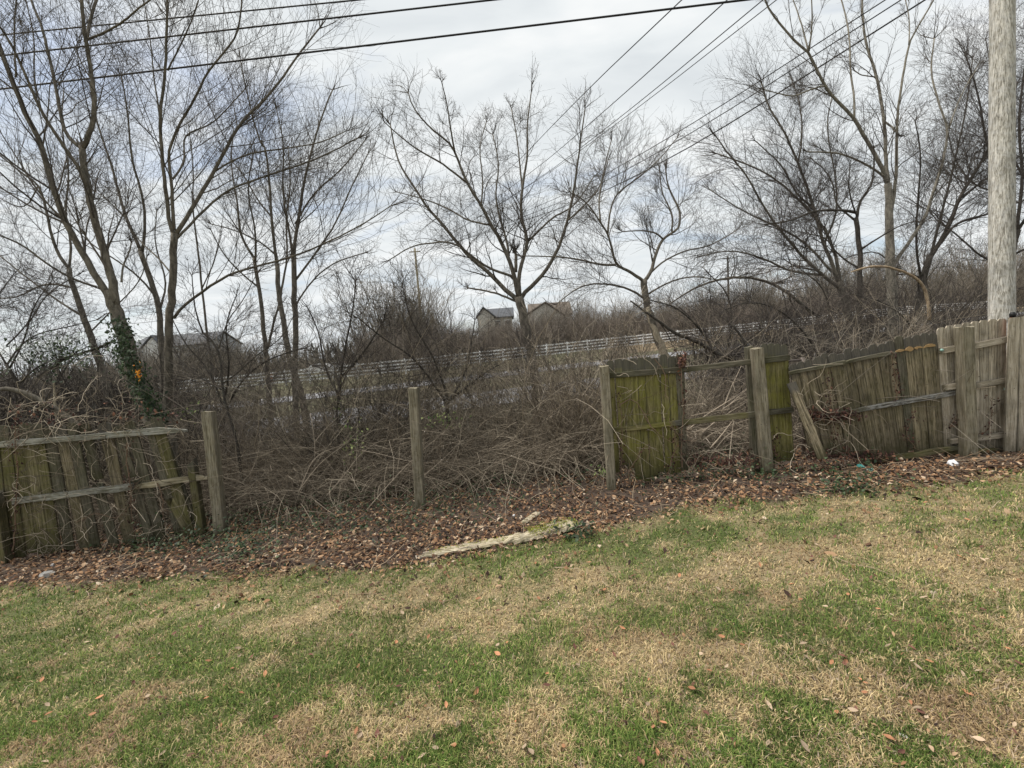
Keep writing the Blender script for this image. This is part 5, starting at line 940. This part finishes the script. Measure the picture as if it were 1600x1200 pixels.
BP = [[(1128, 645, 6.9), (1140, 610, 7.0), (1150, 590, 7.1), (1158, 572, 7.2)], [(1075, 672, 6.6), (1100, 650, 6.8), (1150, 620, 7.0), (1190, 590, 7.2)], [(1090, 680, 6.6), (1130, 650, 6.8), (1172, 625, 7.0)], [(1110, 700, 6.5), (1130, 677, 6.6), (1150, 650, 6.8)], [(1085, 675, 6.6), (1110, 668, 6.7), (1150, 675, 6.7), (1178, 688, 6.6)], [(1080, 650, 6.8), (1110, 643, 6.8), (1140, 640, 6.9)], [(1128, 640, 6.8), (1155, 622, 6.9), (1175, 618, 7.0)], [(1139, 728, 6.3), (1142, 690, 6.5), (1146, 660, 6.6)], [(1080, 690, 6.6), (1100, 675, 6.7), (1120, 655, 6.8)], [(1110, 732, 6.3), (1140, 733, 6.3), (1165, 727, 6.4)], [(1095, 690, 6.6), (1120, 672, 6.7), (1170, 655, 6.8)], [(1140, 632, 6.9), (1165, 610, 7.0), (1178, 600, 7.1)], [(1115, 705, 6.5), (1135, 680, 6.6), (1160, 668, 6.7)]]
for i, s in enumerate(BP): stick('dead_branch', 'pale bare branch in the brush pile seen through the fence gap', s, .011 if i in (0, 1, 3) else .006, .004, S_stick, 'branches piled behind the open rails', 'branch')
m = MB(); c = P(np.full(60, 1085.), np.full(60, 678.), np.full(60, 6.6)) + rng.normal(0, .06, (60, 3)); a, r = grow(c, rng.normal(0, 1, (60, 3)) + [-.6, 0, .5], rng.uniform(.05, .16, 60), 3, .2, 0, .005, .002); m.tubes(a, r, 3); tag(m.build('splintered_wood', S_stick), 'pale shredded wood fibres beside the brush pile', 'splinters')
stick('long_stick', 'long curved tan stick lying on the leaves below the fence gap', [(1114, 766, 5.9), (1130, 756, 6.0), (1160, 750, 6.05), (1185, 747, 6.1)], .007, .005, S_stick)
stick('long_stick', 'straight thin stick on the leaves right of the timber', [(915, 797, 6.2), (950, 806, 6.0), (985, 812, 5.9)], .006, .004, S_stick)
def vine(label, pl, pts, off=.06, w=.008, leaves=0, mat=S_vine):
    A = np.array([list(pl.hit(a, b, off)) for a, b in pts]); q, _ = smooth_poly(A, 20); q += rng.normal(0, .006, q.shape); root = thing('climbing_vine', tuple(q[0]), label, 'vine'); m = MB(); m.tubes(q, np.linspace(w, w * .4, 20), 5)
    a, r = spawn(q[None], np.linspace(w, w * .4, 20)[None], np.zeros(10, int), .1, 1, (.1, .3), (.4, 1.2), 6, .3, -.02, .6, .002, .35); m.tubes(a, r, 3); m.build('stem', mat, root)
    if leaves: k = rng.integers(0, 20, leaves); c = q[k] + rng.normal(0, .035, (leaves, 3)); m = MB(); leafset(m, c, rng.uniform(.02, .045, leaves), np.tile(pl.n, (leaves, 1)), .6); m.build('leaves', S_dleaf, root)
vine('dry vine looping across the middle of the green fence panel', PLG, [(968, 632), (985, 622), (1000, 632), (1008, 655), (1030, 680), (1050, 692), (1080, 688)])
vine('dry vine hanging from the top of the green fence panel', PLG, [(1022, 560), (1035, 575), (1042, 595), (1038, 615), (1044, 625)], w=.007)
vine('reddish vine bundle at the right end of the green panel', PLG, [(1066, 730), (1064, 700), (1068, 650), (1066, 600), (1062, 560), (1056, 548)], .05, .009, 90)
vine('brown leafy vine climbing the lower left of the green panel', PLG, [(968, 760), (972, 720), (972, 680), (971, 640), (966, 615)], .05, .008, 60)
vine('vine curling over the base of the green fence post', PLG, [(985, 758), (980, 740), (990, 725), (1005, 700), (1020, 690), (1010, 720)], .09, .008, 20)
vine('leafy vine tangle at the bottom middle of the green panel', PLG, [(1050, 760), (1045, 740), (1050, 715), (1058, 690), (1052, 668), (1045, 655)], .06, .008, 70)
vine('dark leafy vine draped along the rail of the sagging fence', PLS, [(1253, 640), (1275, 648), (1300, 650), (1330, 645), (1345, 655)], .05, .008, 200)
vine('dark leafy vine climbing the centre of the sagging fence', PLS, [(1402, 625), (1400, 600), (1396, 575), (1394, 550)], .04, .007, 70)
vine('leafy vine hanging on the left boards of the sagging fence', PLS, [(1310, 690), (1300, 660), (1298, 620), (1292, 590)], .04, .007, 90)
vine('thin leafy vine low on the sagging fence, right half', PLS, [(1430, 700), (1415, 680), (1422, 660), (1428, 645)], .03, .005, 50)
vine('small dark vine on the pale board left of the right-hand post', PLR, [(1484, 668), (1492, 655), (1497, 645)], .02, .005, 26)
vine('curved dark vine on the lowest rail of the pale fence', PLR, [(1527, 679), (1538, 676), (1546, 666), (1549, 650), (1550, 620)], .04, .005, 34)
vine('brown vine running down the middle of the left broken fence', PLL, [(200, 690), (196, 720), (202, 745), (206, 770), (204, 800), (212, 840)], .06, .009, 60)
vine('pale vine looping over the right part of the left broken fence', PLL, [(246, 755), (253, 775), (256, 800), (258, 828)], .06, .008)
vine('thin vine crossing the lower left broken fence', PLL, [(120, 815), (150, 800), (180, 812), (205, 795), (206, 760), (228, 745)], .07, .006, 10)
vine('dark leafy vine at the left end of the left broken fence', PLL, [(20, 860), (24, 800), (28, 740), (22, 690), (26, 640)], .07, .009, 120)
vine('rust-coloured withered vine beside the double post', PLG, [(1210, 730), (1212, 705), (1206, 690), (1216, 676)], .04, .007, 60, S_vine)
# brambles leaning over the fences
m = MB()
for pl, x0, x1, y0, y1, nn, of in ((PLL, 0, 300, 650, 880, 240, .08), (PLG, 950, 1080, 560, 760, 50, .08), (PLL, 0, 220, 620, 690, 130, .0), (PLG, 1060, 1190, 700, 760, 40, .05), (PLS, 1240, 1330, 600, 730, 60, .07)):
    c = np.array([list(pl.hit(a, b, of)) for a, b in zip(rng.uniform(x0, x1, nn), rng.uniform(y0, y1, nn))]); dd = rng.normal(0, 1, (nn, 3)); dd -= (dd @ pl.n)[:, None] * pl.n * .8; a, r = grow(c, dd, rng.uniform(.2, .7, nn), 8, .3, -.05, .0045, .002); m.tubes(a, r, 3)
stuff(m.build('fence_brambles', S_bram), 'thin bramble shoots clinging to the old fence boards', 'brambles')
# withered leaves banked against the fences
m = MB()
for pl, pts_, nn in ((PLS, [(1255, 650), (1330, 648)], 260), (PLS, [(1260, 712), (1400, 716)], 420), (PLG, [(1060, 570), (1072, 560)], 120), (PLG, [(1075, 720), (1190, 722)], 300), (PLL, [(10, 650), (280, 645)], 150), (PLL, [(0, 885), (300, 850)], 400)):
    u = rng.random(nn); c = np.array([list(pl.hit(pts_[0][0] * (1 - a) + pts_[1][0] * a, pts_[0][1] * (1 - a) + pts_[1][1] * a + rng.normal(0, 11 if nn == 150 else 6), rng.uniform(0, .1))) for a in u]); leafset(m, c, rng.uniform(.025, .06, nn), np.tile([0, -.6, .5], (nn, 1)), .6)
stuff(m.build('withered_leaves', strands('rusty_leaves', [(0, (.035, .02, .018)), (.7, (.10, .05, .038)), (1, (.26, .13, .08))])), 'dark withered leaves caught on the fence rails and along their foot', 'leaves')
# ivy on the left tree and orange leaves
m = MB(); u = rng.random(1500); c = P(np.interp(u, [0, .4, .7, 1], [252, 214, 195, 188]) + rng.normal(0, 10, 1500) - 3, np.interp(u, [0, .4, .7, 1], [665, 590, 545, 500]) + rng.normal(0, 6, 1500), 7.35 + rng.normal(0, .12, 1500)); leafset(m, c, rng.uniform(.03, .075, 1500), np.tile([0, -1., .3], (1500, 1)), .5)
c = P(rng.normal(90, 40, 700), rng.normal(555, 16, 700), 7.9 + rng.normal(0, .2, 700)); leafset(m, c, rng.uniform(.03, .07, 700), np.tile([0, -.6, .6], (700, 1)), .5)
tag(m.build('climbing_ivy', S_ivy), 'dark ivy wrapped round the base of the forked left tree', 'ivy')
m = MB(); c = P(rng.normal(217, 3.0, 34), rng.normal(583, 5.5, 34), 7.15 + rng.normal(0, .02, 34)); leafset(m, c, rng.uniform(.025, .05, 34), np.tile([0, -1., .2], (34, 1)), .5); tag(m.build('orange_leaves', strands('orange_leaf', [(0, (.55, .17, .02)), (1, (.75, .36, .03))])), 'bright orange leaf cluster on the ivy of the forked left tree', 'leaves')
m = MB(); g = P(424, 589., 48.5); m.box((g[0], g[1] - .4, g[2]), .7, .04, .95); tag(m.build('orange_sign', flat('orange_board', (.60, .22, .10)), None, False), 'small orange board hung on the white rail fence', 'sign')
# evergreen leaves near the middle post
m = MB()
for cx, cy, Z, n_, sx, sy in ((690, 655, 7.6, 60, 16, 8), (527, 640, 8.6, 40, 6, 14), (555, 695, 7.5, 60, 10, 22), (300, 645, 8.0, 30, 14, 8), (940, 735, 6.5, 26, 8, 6)):
    c = P(rng.normal(cx, sx, n_), rng.normal(cy, sy, n_), Z + rng.normal(0, .1, n_)); leafset(m, c, rng.uniform(.025, .06, n_), np.tile([0, -.7, .5], (n_, 1)), .3)
stuff(m.build('green_leaves', strands('yellow_green_leaf', [(0, (.05, .10, .03)), (.5, (.16, .20, .07)), (1, (.34, .36, .16))])), 'few small green leaves still on the brambles', 'leaves')
tris = sum(sum(len(p.vertices) - 2 for p in me.polygons) for me in bpy.data.meshes if len(me.polygons) < 20000) ; 
def _t(me):
    a = np.zeros(len(me.polygons), np.int32); me.polygons.foreach_get('loop_total', a); return int((a - 2).sum())
_d = {me.name: _t(me) for me in bpy.data.meshes}; print('TRIS', sum(_d.values()), sorted(_d.items(), key=lambda x: -x[1])[:14])
